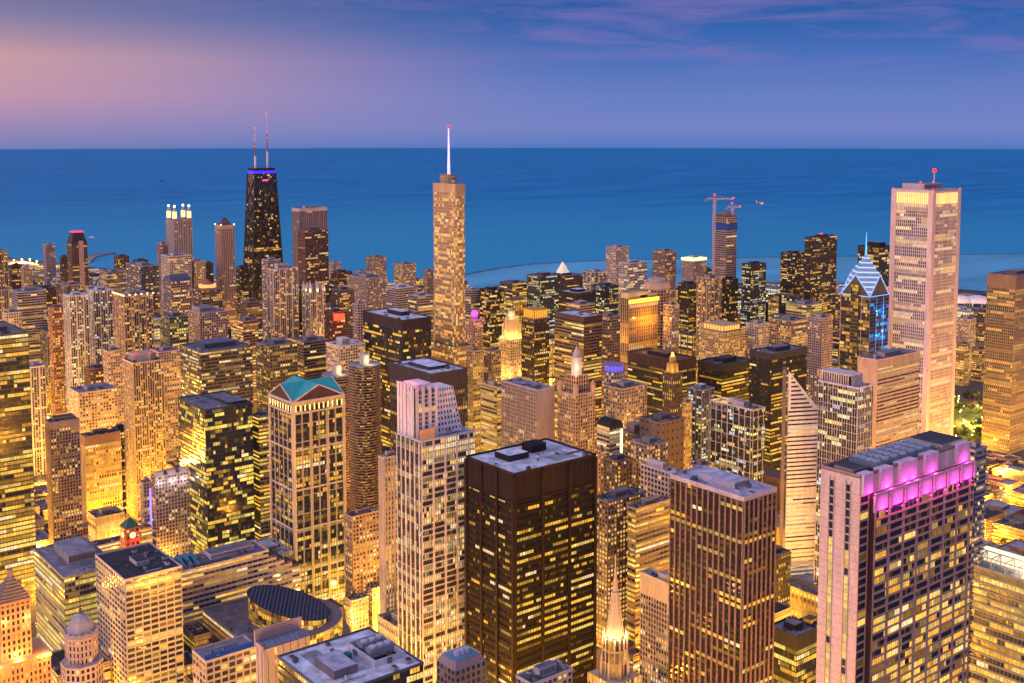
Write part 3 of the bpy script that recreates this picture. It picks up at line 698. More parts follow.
def marina(px, y, Z, label, short, sd):
    rng = random.Random(sd); C = unproj(px, y, Z); h = C.z; r = 15.8
    o = thing('round_tower', label, 'tower', (C.x, C.y, 0)); note(C.x - 16, C.x + 16, C.y - 16, C.y + 16, h, short)
    W, G, B = MB(), MB(), MB(); W.cyl(0, 0, r - 3.2, 0, h - .5, 0, 32)
    n = 96; petal = [((r + .9 * abs(math.sin(8 * math.pi * 2 * k / n / 2 * 1.0))) * math.cos(2 * math.pi * k / n), (r + .9 * abs(math.sin(16 * math.pi * k / n))) * math.sin(2 * math.pi * k / n)) for k in range(n)]
    nf = int(h / 2.9)
    for j in range(1, nf):
        z = j * h / nf; B.prism(petal, z, z + .28, 0, True)
        if j > 6:
            for k in range(0, n, 1):
                a, b = petal[k], petal[(k + 1) % n]
                if a[0] * .6 + a[1] * .8 < 6: B.quad((*a, z + .28), (*b, z + .28), (*b, z + 1.15), (*a, z + 1.15), 0)
        for k in range(32):
            t0, t1 = 2 * math.pi * (k + .08) / 32, 2 * math.pi * (k + .92) / 32
            if math.cos(t0) * .6 + math.sin(t0) * .8 > .3: continue
            q = r - 3.05; on = rng.random() < (.38 if j > nf * .33 else .55)
            c = rng.choice(PAL['O']); s = rng.choice((.4, .8, 1.2)); c = tuple(v * s for v in c) if on else (.01, .01, .01)
            zb = z + 1.2
            G.quad((q * math.cos(t0), q * math.sin(t0), zb), (q * math.cos(t1), q * math.sin(t1), zb), (q * math.cos(t1), q * math.sin(t1), z + h / nf - .05), (q * math.cos(t0), q * math.sin(t0), z + h / nf - .05), 0, c)
    W.build('wall', wallmat((.16, .10, .07)), o); B.build('balcony', wallmat((.34, .24, .17)), o, kind='stuff'); windows(G, o, GL, False)
    m = MB(); m.cyl(0, 0, r + .6, h - .5, h + .6, 0, 48); m.build('roof', roofmat((.25, .27, .33)), o)
    m = MB(); m.cyl(0, 0, 5.2, h + .6, h + 10, 0, 24); m.cyl(0, 0, 5.5, h + 9.2, h + 10.4, 0, 24); m.build('core_drum', wallmat((.62, .52, .45)), o)
    lamp(o, (0, -9, h + 5), 5000, (1, .62, .2), .6)
marina(364.5, 364, 1146, 'nearer round tower of stacked scalloped balconies beside the dark slot-topped tower', 'the nearer round balcony tower', 5)
marina(337, 374, 1225, 'farther round balcony tower, mostly hidden behind the green-roofed tower', None, 6)

def titletrust():
    o, (X, Y, h), rng = T('white stepped tower with ribbed slab, red-lit top and slanted east wing', 397, 475, 443, 745, xc=421, st='grid', c=(.80, .72, .74), core=(.12, .11, .12), lit=.38, pal='W',
        name='skyscraper', cat='skyscraper', short='the white stepped tower', noroof=True, k=1.1,
        ov=dict(bay=2.0, fh=4.1, pw=.22, sp=1.25, mk=5, mw=1.5, sd=.2, mmi=0, bands=((.93, .97, 1.0), (.985, 1, .1), (.62, .65, .85), (.40, .43, .8), (0, .1, .9))), ovw=dict(st='piers', bay=1.9, sp=.6, pw=.25, lit=.42, mk=3, mw=.9, mmi=0, fk=4, smi=0, bands=((.93, 1.0, .95), (.62, .64, .95), (.52, .54, .95))))
    off = o.location
    def loc(px, y, Z): p = unproj(px, y, Z); return p.x - off.x, p.y - off.y, p.z
    roofkit(o, -X, X, -Y, Y, h, rng, (.30, .33, .40), wallmat((.6, .55, .58)), None or (.5, .8, .4, .8, 2), 3)
    x0, y0, wx, wy, h2 = foot(399, 436, 392, 752, 416); x0 -= off.x; y0 -= off.y
    W, G = MB(), MB(); p = [(x0, y0), (x0 + wx, y0), (x0 + wx, y0 + wy), (x0, y0 + wy)]
    W.prism(p, h - 1, h2, 0)
    facade(W, G, (x0, y0, h), (x0 + wx, y0, h), (x0 + wx, y0, h2), (x0, y0, h2), 'curtain', rng, lit=.10, pal='W', bay=1.8, fh=3.0, sp=.5)
    facade(W, G, (x0, y0 + wy, h), (x0, y0, h), (x0, y0, h2), (x0, y0 + wy, h2), 'piers', rng, lit=.08, pal='W', bay=2.4, pw=.8, mk=3, mw=1.8)
    yb = y0 + 2.5; z2 = h2 - 1; C_ = Vector((off.x + x0 + wx, off.y + yb, z2)); ex = x0 + wx + span(C_, 453, 'e'); C_.z = h; ex2 = x0 + wx + span(C_, 462, 'e')
    a, b = (x0 + wx, yb, h), (ex2, yb, h); c, d = (ex, yb, z2), (x0 + wx, yb, z2); dy = wy * .8
    bk = lambda q: (q[0], q[1] + dy, q[2])
    W.poly([a, b, c, d], 0); W.poly([b, bk(b), bk(c), c], 1); W.poly([d, c, bk(c), bk(d)], 1); W.poly([bk(b), bk(a), bk(d), bk(c)], 1)
    facade(W, G, a, b, c, d, 'punch', rng, lit=.03, pal='W', bay=3.1, fh=4.2, pw=1.5, sp=2.0)
    W.build('upper_wall', [wallmat((.24, .22, .26)), wallmat((.80, .72, .78))], o); windows(G, o, GL, False)
    m = MB()
    for q in range(6):
        t = q / 5; m.box(x0 - 1.0, x0 + 1.6, y0 + wy * t - 1.1, y0 + wy * t + 1.1, h - 1, h2 + 3.5)
    for q in range(4): m.box(x0 + wx * q / 3 - 1, x0 + wx * q / 3 + 1, y0 - .8, y0 + 1.4, h - 1, h2 + 2.6)
    m.box(x0 + 2, x0 + wx - 2, y0 + 3, y0 + wy - 2, h2, h2 + 4); m.build('crown', wallmat((.78, .68, .74)), o)
    for q in range(4): lamp(o, (x0 + 3, y0 + wy * (q + .5) / 4, h2 + 6.5), 700, (1, .12, .10), .5, 'red_light')
    m = MB(); m.box(x0 + 1, x0 + wx * .8, y0 - 3.2, y0 - 2.6, h - 1.5, h + 7); m.build('lit_panel', glowmat((.7, .26, .10), .42), o)
titletrust()

def pinktower():
    o, (X, Y, h), rng = T('broad stone slab tower with a magenta-lit crown and striped blank end wall', 821, 968, 478, 520, xc=860, st='grid', c=(.52, .35, .31), core=(.40, .28, .25), lit=.0, pal='Y',
        name='skyscraper', cat='skyscraper', short='the magenta-crowned tower', noroof=True, ov=dict(lit=.45), ovw=dict(lit=0, bay=60, fh=400, sp=.1))
    for ch in [c for c in o.children]: bpy.data.objects.remove(ch)
    W, G = MB(), MB(); W.box(-X, X, -Y, Y, 0, h)
    # blank west end with two lit slots
    for f in (.30, .72):
        yc = Y - 2 * Y * f
        for k in range(int(h / 4.1)):
            z = h - 8 - k * 4.1
            if z < 3: break
            on = k > 6 and rng.random() < .85 and k not in (26, 27)
            c = tuple(v * f_ for f_ in (rng.uniform(.6, 1.3),) for v in PAL['Y'][1]) if on else (.01, .01, .012)
            G.quad((-X - .04, yc + 1.1, z), (-X - .04, yc - 1.1, z), (-X - .04, yc - 1.1, z + 3.3), (-X - .04, yc + 1.1, z + 3.3), 0, c)
        for s in (-1, 1): W.box(-X - .35, -X, yc + s * 1.35 - .2, yc + s * 1.35 + .2, 0, h - 3, 1)
    for k in range(int(h / 4.1)): W.box(-X - .07, -X, -Y, Y, h - 8.45 - k * 4.1, h - 8.25 - k * 4.1, 1)
    W.build('end_wall', [wallmat((.66, .50, .47), panel=1), wallmat((.50, .36, .34))], o)
    # office bays stand forward of the slab on the south side
    lx = unproj(875, 493, 522); x0 = lx.x - (o.location.x); ys = -Y - 3.5; hs = h - 9.5
    W2, G2 = MB(), MB(); W2.box(x0, X + .5, ys, -Y + .5, 0, hs, 0)
    hb = hs - 8
    facade(W2, G2, (x0, ys, 0), (X + .5, ys, 0), (X + .5, ys, hb), (x0, ys, hb), 'slab', rng, lit=.34, pal='Y', fh=4.05, bay=1.75, pw=.14, pd=.1, sp=.95, sd=.65, mk=7, mw=2.2, coh=.75, k=1.3, mmi=0,
           bands=((.775, .80, 0), (0, .775, .8), (.80, .88, .5)))
    facade(W2, G2, (-X, -Y, 0), (x0, -Y, 0), (x0, -Y, hs), (-X, -Y, hs), 'grid', rng, lit=.12, pal='Y', fh=4.05, bay=6, sp=1.0)
    W2.build('wall', [wallmat((.07, .035, .028)), wallmat((.62, .35, .27))], o)
    windows(G2, o, GL, True); windows(G, o, GL, True)
    nb = 7; cr = MB(); Ls = X + .5 - x0
    for i in range(nb + 1): cr.box(x0 + Ls * i / nb - .8, x0 + Ls * i / nb + .8, ys - .9, ys + .3, hb - 45 if 0 else hb, hs + 1.0)
    cr.box(x0 - .8, X + 1.2, ys - .6, ys + .3, hs, hs + 1.2); cr.build('crown_pier', wallmat((.60, .40, .45)), o)
    pn = MB()
    for i in range(nb): pn = MB(); pn.box(x0 + Ls * i / nb + 1.9, x0 + Ls * (i + 1) / nb - 1.9, ys - .25, ys, hb + .6, hs - .4); pn.build('crown_panel', wallmat((.75, .55, .62)), o)
    for i in range(nb):
        xx = x0 + Ls * (i + .5) / nb; lamp(o, (xx, ys - 2.6, hb + .8), 3000, (1, .035, .62), .4, 'magenta_light')
        m = MB(); m.box(xx - .5, xx + .5, ys - 2.9, ys - 2.3, hb - .3, hb + .3); m.bar((xx, ys - 2.6, hb - .1), (xx, ys, hb - .6), .12, 0, 4); m.build('floodlight', wallmat((.12, .12, .13)), o)
    # upper set-back storey with notches
    up = MB(); seg = ((-X + .2, -X + 9, 1), (-X + 13, -X + 24, 1), (-X + 28, -X + 46, 1), (-X + 50, -X + 64, 1), (X - 13, X - .2, 2)); hh = h
    x_end = X
    segs = [(-.98, -.82), (-.68, -.48), (-.34, -.04), (.12, .36), (.74, .98)]
    for a, b in segs: up = MB(); up.box(a * X, b * X, -Y - 1.6, -Y + 3, hs + 1.3, h + 1.5); up.build('crown_panel', wallmat((.75, .55, .62)), o)
    for a, b in segs[1:]:
        k = max(1, round((b - a) * X / 9))
        for q in range(k): lamp(o, (X * (a + (b - a) * (q + .5) / k), -Y - 3.2, hs + 1.8), 2600, (1, .035, .62), .4, 'magenta_light')
    lamp(o, (X * -.88, -Y - 3.2, hs + 1.8), 2000, (1, .035, .62), .4, 'magenta_light')
    roofkit(o, -X, X, -Y, Y, h, rng, DARK_ROOF, wallmat((.34, .24, .23)), (.03, .14, .25, .75, 2), 3)
    for i in range(7):
        xa = -X * .62 + i * X * .155; m = MB(); fl = MB()
        m.box(xa, xa + X * .13, -Y * .72, Y * .72, h + .1, h + 2.8)
        for j in range(4): fl.cyl(xa + X * .065, -Y * .5 + j * Y * .34, 2.0, h + 2.8, h + 3.6, 0, 12)
        u = m.build('cooling_unit', wallmat((.16, .19, .26)), o); fl.build('cooling_fan', wallmat((.34, .38, .46)), u)
    m = MB(); m.box(X * .55, X * .98, -Y * .8, Y * .95, h, h + 2.4); m.build('penthouse', wallmat((.50, .36, .34)), o)
    m = MB(); m.box(X * .56, X * .97, -Y * .78, Y * .93, h + 2.4, h + 2.7); m.build('penthouse_roof', roofmat(DARK_ROOF), o)
pinktower()

def daley():
    o, (X, Y, h), rng = T('dark rust-brown steel tower of three wide bays with a snowy roof', 467, 595, 475, 700, xc=514, st='curtain', c=(.016, .010, .011), core=(.013, .009, .009),
        lit=.58, pal='Y', name='skyscraper', cat='skyscraper', short='the dark three-bay tower', top=18, topc=(.022, .014, .02), noroof=True, k=1.05, glass=(.012, .012, .014),
        ov=dict(bay=2.3, fh=4.9, pw=.25, sp=2.6, sd=.5, coh=.62, bands=((.36, .42, .0), (.42, .50, .85))), ovw=dict(lit=.24, bands=((.0, .2, .5),)))
    m = MB()
    for i in range(4):
        m.box(-X + 2 * X * i / 3 - 1.0, -X + 2 * X * i / 3 + 1.0, -Y - 1.5, -Y - .3, 0, h - .5)
        m.box(-X - 1.5, -X - .3, -Y + 2 * Y * i / 3 - 1.0, -Y + 2 * Y * i / 3 + 1.0, 0, h - .5)
    m.box(-X - .8, X + .8, -Y - .8, Y + .8, h - 19, h - 18)
    m.build('column', wallmat((.022, .013, .014)), o)
    roofkit(o, -X - .5, X + .5, -Y - .5, Y + .5, h, rng, PALE_ROOF, wallmat((.03, .02, .02)), (.22, .46, .48, .78, 4), 5)
    m = MB(); m.box(X * .15, X * .5, Y * .2, Y * .65, h + .06, h + 5.5); m.build('penthouse', wallmat((.03, .02, .025)), o)
daley()

def helix():
    """glass government centre with a sliced drum"""
    o, (X, Y, h), rng = T('low glass building with a dark sliced drum rising from its flat roof', 203, 300, 645, 772, xc=246, st='bands', c=(.42, .28, .18), core=(.25, .16, .1), lit=.75, pal='O',
        name='civic_building', cat='building', short='the sliced drum building', roof=(.20, .17, .20), pent=False, units=2, k=1.0, ov=dict(bay=3, sp=1.4, fh=4.2), ovw=dict(lit=.97, coh=.95, k=.8))
    off = o.location; C = unproj(289, 604, 826); cx, cyy, cz = C.x - off.x, C.y - off.y, C.z
    r = 30; n = 48; sl = Vector((.62, -.78)) # downhill direction
    def top(x, y): return cz + 1 - ((x * .78 - y * .30)) * .42
    W, G = MB(), MB(); ring = [(r * math.cos(2 * math.pi * k / n), r * math.sin(2 * math.pi * k / n)) for k in range(n)]
    rr_ = random.Random(9)
    for k in range(n):
        a, b = ring[k], ring[(k + 1) % n]; A = (cx + a[0], cyy + a[1], 30); B = (cx + b[0], cyy + b[1], 30)
        Cc = (cx + b[0], cyy + b[1], top(*b)); D = (cx + a[0], cyy + a[1], top(*a)); W.quad(A, B, Cc, D, 0)
        if a[0] * .5 + a[1] * .85 < 12: facade(W, G, A, B, Cc, D, 'curtain', rr_, lit=.55, pal='Y', bay=2, fh=4, pw=.25, sp=.5, k=.9)
    W.build('drum_wall', [wallmat((.08, .06, .05)), wallmat((.15, .11, .09))], o); windows(G, o, GL, False)
    m = MB(); m.poly([(cx + x * 1.03, cyy + y * 1.03, top(x, y) + .3) for x, y in ring]); m.build('drum_roof', wallmat((.03, .045, .085), .65), o)
    m = MB(); dirv = Vector((.75, -.45)).normalized(); per = Vector((-dirv.y, dirv.x))
    for k in range(-10, 11):
        q = k * 2.7; hl = math.sqrt(max(0, 29.5 ** 2 - q * q))
        a = dirv * q - per * hl; b = dirv * q + per * hl
        m.bar((cx + a.x, cyy + a.y, top(*a) + .5), (cx + b.x, cyy + b.y, top(*b) + .5), .28, 0, 4)
    m.build('roof_rib', wallmat((.20, .20, .26)), o)
    # outer curved glass wall, flaring towards the ground in steps
    W, G = MB(), MB(); lev = ((cz - 11, 38), (cz - 25, 44), (cz - 39, 50)); prev = 0
    for z1, q in lev:
        n2 = 40; z0 = 0 if q == 50 else z1 - 14
        rg = [(cx + 2 + q * math.cos(2 * math.pi * k / n2), cyy + q * math.sin(2 * math.pi * k / n2)) for k in range(n2)]
        ok = [p for p in rg]
        W.prism(ok, z0, z1, 0)
        for k in range(n2):
            a, b = ok[k], ok[(k + 1) % n2]
            if (a[0] - cx) > -6 and (a[1] - cyy) < 22: facade(W, G, (*a, z0), (*b, z0), (*b, z1), (*a, z1), 'curtain', rr_, lit=.85, pal='Y', bay=2.4, fh=4, pw=.3, sp=.6, k=1.0)
    W.build('curved_wall', [wallmat((.20, .17, .19)), wallmat((.30, .22, .14))], o); windows(G, o, GL, False)
    note(off.x + cx - 44, off.x + cx + 46, off.y + cyy - 44, off.y + cyy + 44, cz - 10, None)
    for t in (-60, -20, 15): lamp(o, (cx + 64 * math.cos(R(t)), cyy + 58 * math.sin(R(t)), 22), 60000, (1, .6, .15), 1.5)
helix()

def barrelroof():
    o, (X, Y, h), rng = T('narrow pale stone building under a grey metal barrel roof', 256, 309, 650, 600, xc=264, st='piers', c=(.52, .40, .38), core=(.42, .32, .30), lit=0, pal='Y',
        name='office_building', cat='building', short='the barrel-roofed building', noroof=True, ov=dict(bay=5, fh=30, sp=1, pw=4.2, pd=.15, sd=.05), ovw=dict(pw=4))
    m = MB(); n = 12
    for k in range(n):
        t0, t1 = math.pi * k / n, math.pi * (k + 1) / n; q = Y * .9
        m.quad((-X, -q * math.cos(t0), h + q * .55 * math.sin(t0)), (X, -q * math.cos(t0), h + q * .55 * math.sin(t0)), (X, -q * math.cos(t1), h + q * .55 * math.sin(t1)), (-X, -q * math.cos(t1), h + q * .55 * math.sin(t1)))
    for s in (-1, 1): m.poly([(s * X, -q * math.cos(math.pi * k / n), h + q * .55 * math.sin(math.pi * k / n)) for k in range(n + 1)][::(1 if s > 0 else -1)])
    m.build('roof', wallmat((.20, .24, .34), .45, .25, .3), o)
    m = MB()
    for i in range(9): 
        for k in range(n): 
            t0, t1 = math.pi * k / n, math.pi * (k + 1) / n; xa = -X + (i + .5) * 2 * X / 9
            m.bar((xa, -q * math.cos(t0), h + q * .55 * math.sin(t0) + .1), (xa, -q * math.cos(t1), h + q * .55 * math.sin(t1) + .1), .14, 0, 4)
    m.build('roof_seam', wallmat((.13, .15, .22)), o)
    m = MB(); m.box(-X - .6, X + .6, Y * .92, Y * .92 + 1.6, h - 1, h + Y * .55 + 5); m.box(-X - .6, -X, -Y, Y, h - 1, h + 1.5); m.build('parapet', wallmat((.42, .30, .30)), o)
barrelroof()

def citysquare():
    o, (X, Y, h), rng = T('dark glass tower seen from above, its pale roof holding a square plant pit', 278, 423, 697, 500, xc=329, st='curtain', c=(.06, .06, .07), core=(.03, .03, .035), lit=.3, pal='Y',
        name='office_tower', cat='tower', short='the tower with a plant pit on its pale roof', noroof=True)
    roofkit(o, -X - .3, X + .3, -Y - .3, Y + .3, h, rng, (.78, .80, .90), wallmat((.10, .10, .13)), False, 7, 1.0, .6)
    m = MB(); a = (X * .22, X * .88, -Y * .55, Y * .5)
    for b in ((a[0], a[1], a[2], a[2] + .7), (a[0], a[1], a[3] - .7, a[3]), (a[0], a[0] + .7, a[2] + .7, a[3] - .7), (a[1] - .7, a[1], a[2] + .7, a[3] - .7)): m.box(*b, h, h + 3.2)
    m.build('screen_wall', wallmat((.5, .5, .6)), o)
    m = MB(); m.quad((a[0] + .7, a[2] + .7, h + .12), (a[1] - .7, a[2] + .7, h + .12), (a[1] - .7, a[3] - .7, h + .12), (a[0] + .7, a[3] - .7, h + .12)); m.build('pit_floor', wallmat((.015, .015, .02)), o)
    for q in range(2):
        m = MB(); f = MB(); x0 = a[0] + 3; y0 = -Y * .2 + q * 8; m.box(x0, x0 + 14, y0, y0 + 5.2, h + .12, h + 4.5)
        for i in range(3): f.cyl(x0 + 2.6 + i * 4.4, y0 + 2.6, 1.8, h + 4.5, h + 5.2, 0, 14)
        u = m.build('cooling_unit', wallmat((.25, .26, .32)), o); f.build('cooling_fan', wallmat((.5, .5, .58)), u)
    m = MB(); m.box(-X * .62, -X * .12, -Y * .5, Y * .25, h, h + 4.2); m.build('penthouse', wallmat((.20, .16, .18)), o)
    m = MB(); m.quad((-X * .62 + .3, -Y * .5 + .3, h + 4.26), (-X * .12 - .3, -Y * .5 + .3, h + 4.26), (-X * .12 - .3, Y * .25 - .3, h + 4.26), (-X * .62 + .3, Y * .25 - .3, h + 4.26)); m.build('penthouse_roof', roofmat((.5, .5, .62)), o)
    m = MB(); m.cyl(X * .0, Y * .1, 2.2, h + .06, h + 2.8, 0, 12); m.build('water_tank', wallmat((.03, .16, .16)), o)
citysquare()

def spirechurch():
    C = unproj(615, 634, 640); h = C.z; o = thing('church_spire', 'floodlit white church spire ringed by pinnacles above a gothic tower', 'church', (C.x, C.y, 0)); rng = random.Random(4)
    note(C.x - 9, C.x + 9, C.y - 9, C.y + 9, h, 'the floodlit church spire')
    oc = lambda r: [(r * math.cos(R(22.5 + 45 * k)), r * math.sin(R(22.5 + 45 * k))) for k in range(8)]
    W, G = MB(), MB(); prismwalls(W, G, oc(7.6), h - 24, h - 1, 'piers', rng, lit=.6, pal='O', bay=2.6, fh=9, pw=.8, k=.6)
    prismwalls(W, G, [(-11, -11), (11, -11), (11, 11), (-11, 11)], 0, h - 24, 'piers', rng, lit=.3, pal='Y', bay=3.2, fh=5, pw=1.2)
    W.build('wall', [wallmat((.30, .24, .20)), wallmat((.42, .33, .25))], o); windows(G, o, GL, True)
    zt = unproj(615, 561, 640).z
    m = MB(); m.prism(oc(4.7), h - 1, h + (zt - h) * .55, 0, False, False, oc(1.9)); m.prism(oc(2.5), h + (zt - h) * .55, h + (zt - h) * .58, 0); m.prism(oc(1.8), h + (zt - h) * .58, zt - 2, 0, False, True, oc(.3)); m.build('spire', wallmat((.62, .48, .34), .7), o)
    m = MB()
    for k in range(8):
        t = R(22.5 + 45 * k); m.bar((5.3 * math.cos(t), 5.3 * math.sin(t), h), (2.4 * math.cos(t), 2.4 * math.sin(t), h + (zt - h) * .55), .25, 0, 4)
    m.build('spire_rib', wallmat((.6, .5, .42)), o)
    m = MB(); m.bar((0, 0, zt - 2), (0, 0, zt + 2.5), .3, 0, 4); m.bar((-1.1, 0, zt + 1.2), (1.1, 0, zt + 1.2), .25, 0, 4); m.build('cross', metalmat((.7, .6, .4)), o)
    for r, z, hh in ((8.2, h - 24, 12), (6.6, h - 6, 9)):
        for k in range(8):
            t = R(22.5 + 45 * k); m = MB(); m.cyl(r * math.cos(t), r * math.sin(t), 1.0, z, z + hh * .6, 0, 6); m.cyl(r * math.cos(t), r * math.sin(t), 1.15, z + hh * .6, z + hh, 0, 6, .1); m.build('pinnacle', wallmat((.50, .40, .32)), o)
    for k in range(8):
        t = R(45 * k); lamp(o, (8.6 * math.cos(t), 8.6 * math.sin(t), h - .5), 4200, (1, .66, .24), .5)
        if k % 2: lamp(o, (13 * math.cos(t), 13 * math.sin(t), h - 28), 5000, (1, .62, .2), .5)
spirechurch()

def octo(r, a=22.5): return [(r * math.cos(R(a + 45 * k)), r * math.sin(R(a + 45 * k))) for k in range(8)]
def domespire():
    C = unproj(81, 634, 640); h = C.z; o = thing('domed_tower', 'pinkish stepped tower topped by an eight-sided dome and thin antenna', 'tower', (C.x, C.y, 0)); rng = random.Random(8)
    note(C.x - 13, C.x + 13, C.y - 13, C.y + 13, h, 'the eight-sided domed tower')
    W, G = MB(), MB()
    for r, z0, z1 in ((9.0, h - 16, h), (11.5, h - 34, h - 16), (15, 0, h - 34)):
        prismwalls(W, G, octo(r), z0, z1, 'punch', rng, lit=.10, pal='Y', bay=2.6, fh=4.3, pw=1.3, sp=1.3)
        W.prism(octo(r + .5), z1 - 1, z1 + .4, 1)
    W.build('wall', [wallmat((.42, .28, .25)), wallmat((.55, .39, .36))], o); windows(G, o, GL, True)
    m = MB(); q = [(8.4, 0), (7.6, 4), (6.2, 8), (4.2, 11), (1.8, 12.6), (.5, 13.2)]
    for (r0, a), (r1, b) in zip(q, q[1:]): m.prism(octo(r0), h + a, h + b, 0, False, True, octo(r1))
    m.build('dome', wallmat((.50, .42, .42)), o)
    m = MB(); m.prism(octo(9.4), h + .4, h + 2.6, 0)
    for k in range(16): t = R(22.5 * k); m.box(9.2 * math.cos(t) - .4, 9.2 * math.cos(t) + .4, 9.2 * math.sin(t) - .4, 9.2 * math.sin(t) + .4, h + 2.6, h + 4)
    m.build('parapet', wallmat((.34, .30, .38)), o)
    m = MB(); zt = unproj(81, 573, 640).z; m.cyl(0, 0, 1.6, h + 13, h + 15.5, 0, 8, .8); m.cyl(0, 0, .35, h + 15.5, zt, 0, 6, .12); m.build('antenna', metalmat((.25, .15, .15)), o)
domespire()

def pyramidtower():
    C = unproj(11, 597, 700); h = C.z; o = thing('stepped_tower', 'orange-lit brick tower at the left edge with a stepped pyramid cap', 'tower', (C.x, C.y, 0)); rng = random.Random(12)
    note(C.x - 16, C.x + 20, C.y - 12, C.y + 12, h, 'the pyramid-capped brick tower')
    W, G = MB(), MB()
    for (x0, x1, y0, y1, z0, z1) in ((-9, 9, -9, 9, h - 42, h), (-19, 19, -14, 14, 0, h - 38)):
        prismwalls(W, G, [(x0, y0), (x1, y0), (x1, y1), (x0, y1)], z0, z1, 'punch', rng, lit=.22, pal='O', bay=2.8, fh=4.2, pw=1.5, sp=1.6); W.box(x0 - .6, x1 + .6, y0 - .6, y1 + .6, z1 - 1.4, z1 + .5, 1)
    W.build('wall', [wallmat((.42, .22, .12)), wallmat((.50, .28, .16))], o); windows(G, o, GL, True)
    m = MB()
    for k in range(7): s = 8.5 - k * 1.05; m.box(-s, s, -s, s, h + .5 + k * 1.8, h + 2.3 + k * 1.8)
    m.cyl(0, 0, 1.8, h + 13, h + 17.5, 0, 8); m.cyl(0, 0, 2.0, h + 17.5, h + 18.2, 0, 8); m.build('pyramid_roof', wallmat((.34, .24, .20)), o)
    for a in ((-14, -16), (14, -16), (0, -13), (-21, -8), (17, -16)): lamp(o, (a[0], a[1], h - 36), 9000, (1, .50, .12), .6)
    for a in ((-7, -12), (7, -12)): lamp(o, (a[0], a[1], h - 12), 3000, (1, .55, .15), .5)
pyramidtower()

def clocktower():
    C = unproj(130.5, 545, 992); o = thing('clock_tower', 'red-lit brick clock tower with a green pyramid roof above the river building', 'clock tower', (C.x, C.y, 0)); zt = unproj(130.5, 526, 992).z
    note(C.x - 8, C.x + 8, C.y - 8, C.y + 8, zt, 'the red-lit clock tower'); rng = random.Random(2)
    W, G = MB(), MB(); prismwalls(W, G, [(-6.3, -6.3), (6.3, -6.3), (6.3, 6.3), (-6.3, 6.3)], 0, zt, 'punch', rng, lit=.1, pal='O', bay=4, fh=6, pw=1.8, sp=2.4)
    W.box(-7, 7, -7, 7, zt - 1, zt + .4, 1); W.box(-7, 7, -7, 7, zt - 13, zt - 12.3, 1); W.build('wall', [wallmat((.55, .10, .06)), wallmat((.65, .22, .12))], o); windows(G, o, GL, False)
    m = MB(); m.prism([(-7, -7), (7, -7), (7, 7), (-7, 7)], zt + .4, zt + 7, 0, False, True, [(-1.2, -1.2), (1.2, -1.2), (1.2, 1.2), (-1.2, 1.2)]); m.cyl(0, 0, .9, zt + 7, zt + 9.5, 0, 8, .2); m.build('roof', wallmat((.07, .17, .13)), o)
    for ang in (0, -90):
        m = MB(); n = 20; c = [(2.9 * math.cos(2 * math.pi * k / n), zt - 6.5 + 2.9 * math.sin(2 * math.pi * k / n)) for k in range(n)]
        f = [(x, -6.75, z) for x, z in c] if ang == 0 else [(-6.75, -x, z) for x, z in c]; m.poly(f); q = m.build('clock_face', glowmat((1, .8, .5), 1.0), o)
        m = MB()
        if ang == 0: m.bar((0, -6.9, zt - 6.5), (0, -6.9, zt - 4.3), .12, 0, 4); m.bar((0, -6.9, zt - 6.5), (1.4, -6.9, zt - 7), .14, 0, 4)
        else: m.bar((-6.9, 0, zt - 6.5), (-6.9, 0, zt - 4.3), .12, 0, 4); m.bar((-6.9, 0, zt - 6.5), (-6.9, -1.4, zt - 7), .14, 0, 4)
        m.build('clock_hand', wallmat((.02, .02, .02)), q)
    for p in ((0, -13, zt - 18), (-13, 0, zt - 18), (7, -12, zt - 10)): lamp(o, p, 3500, (1, .12, .05), .6, 'red_light')
clocktower()

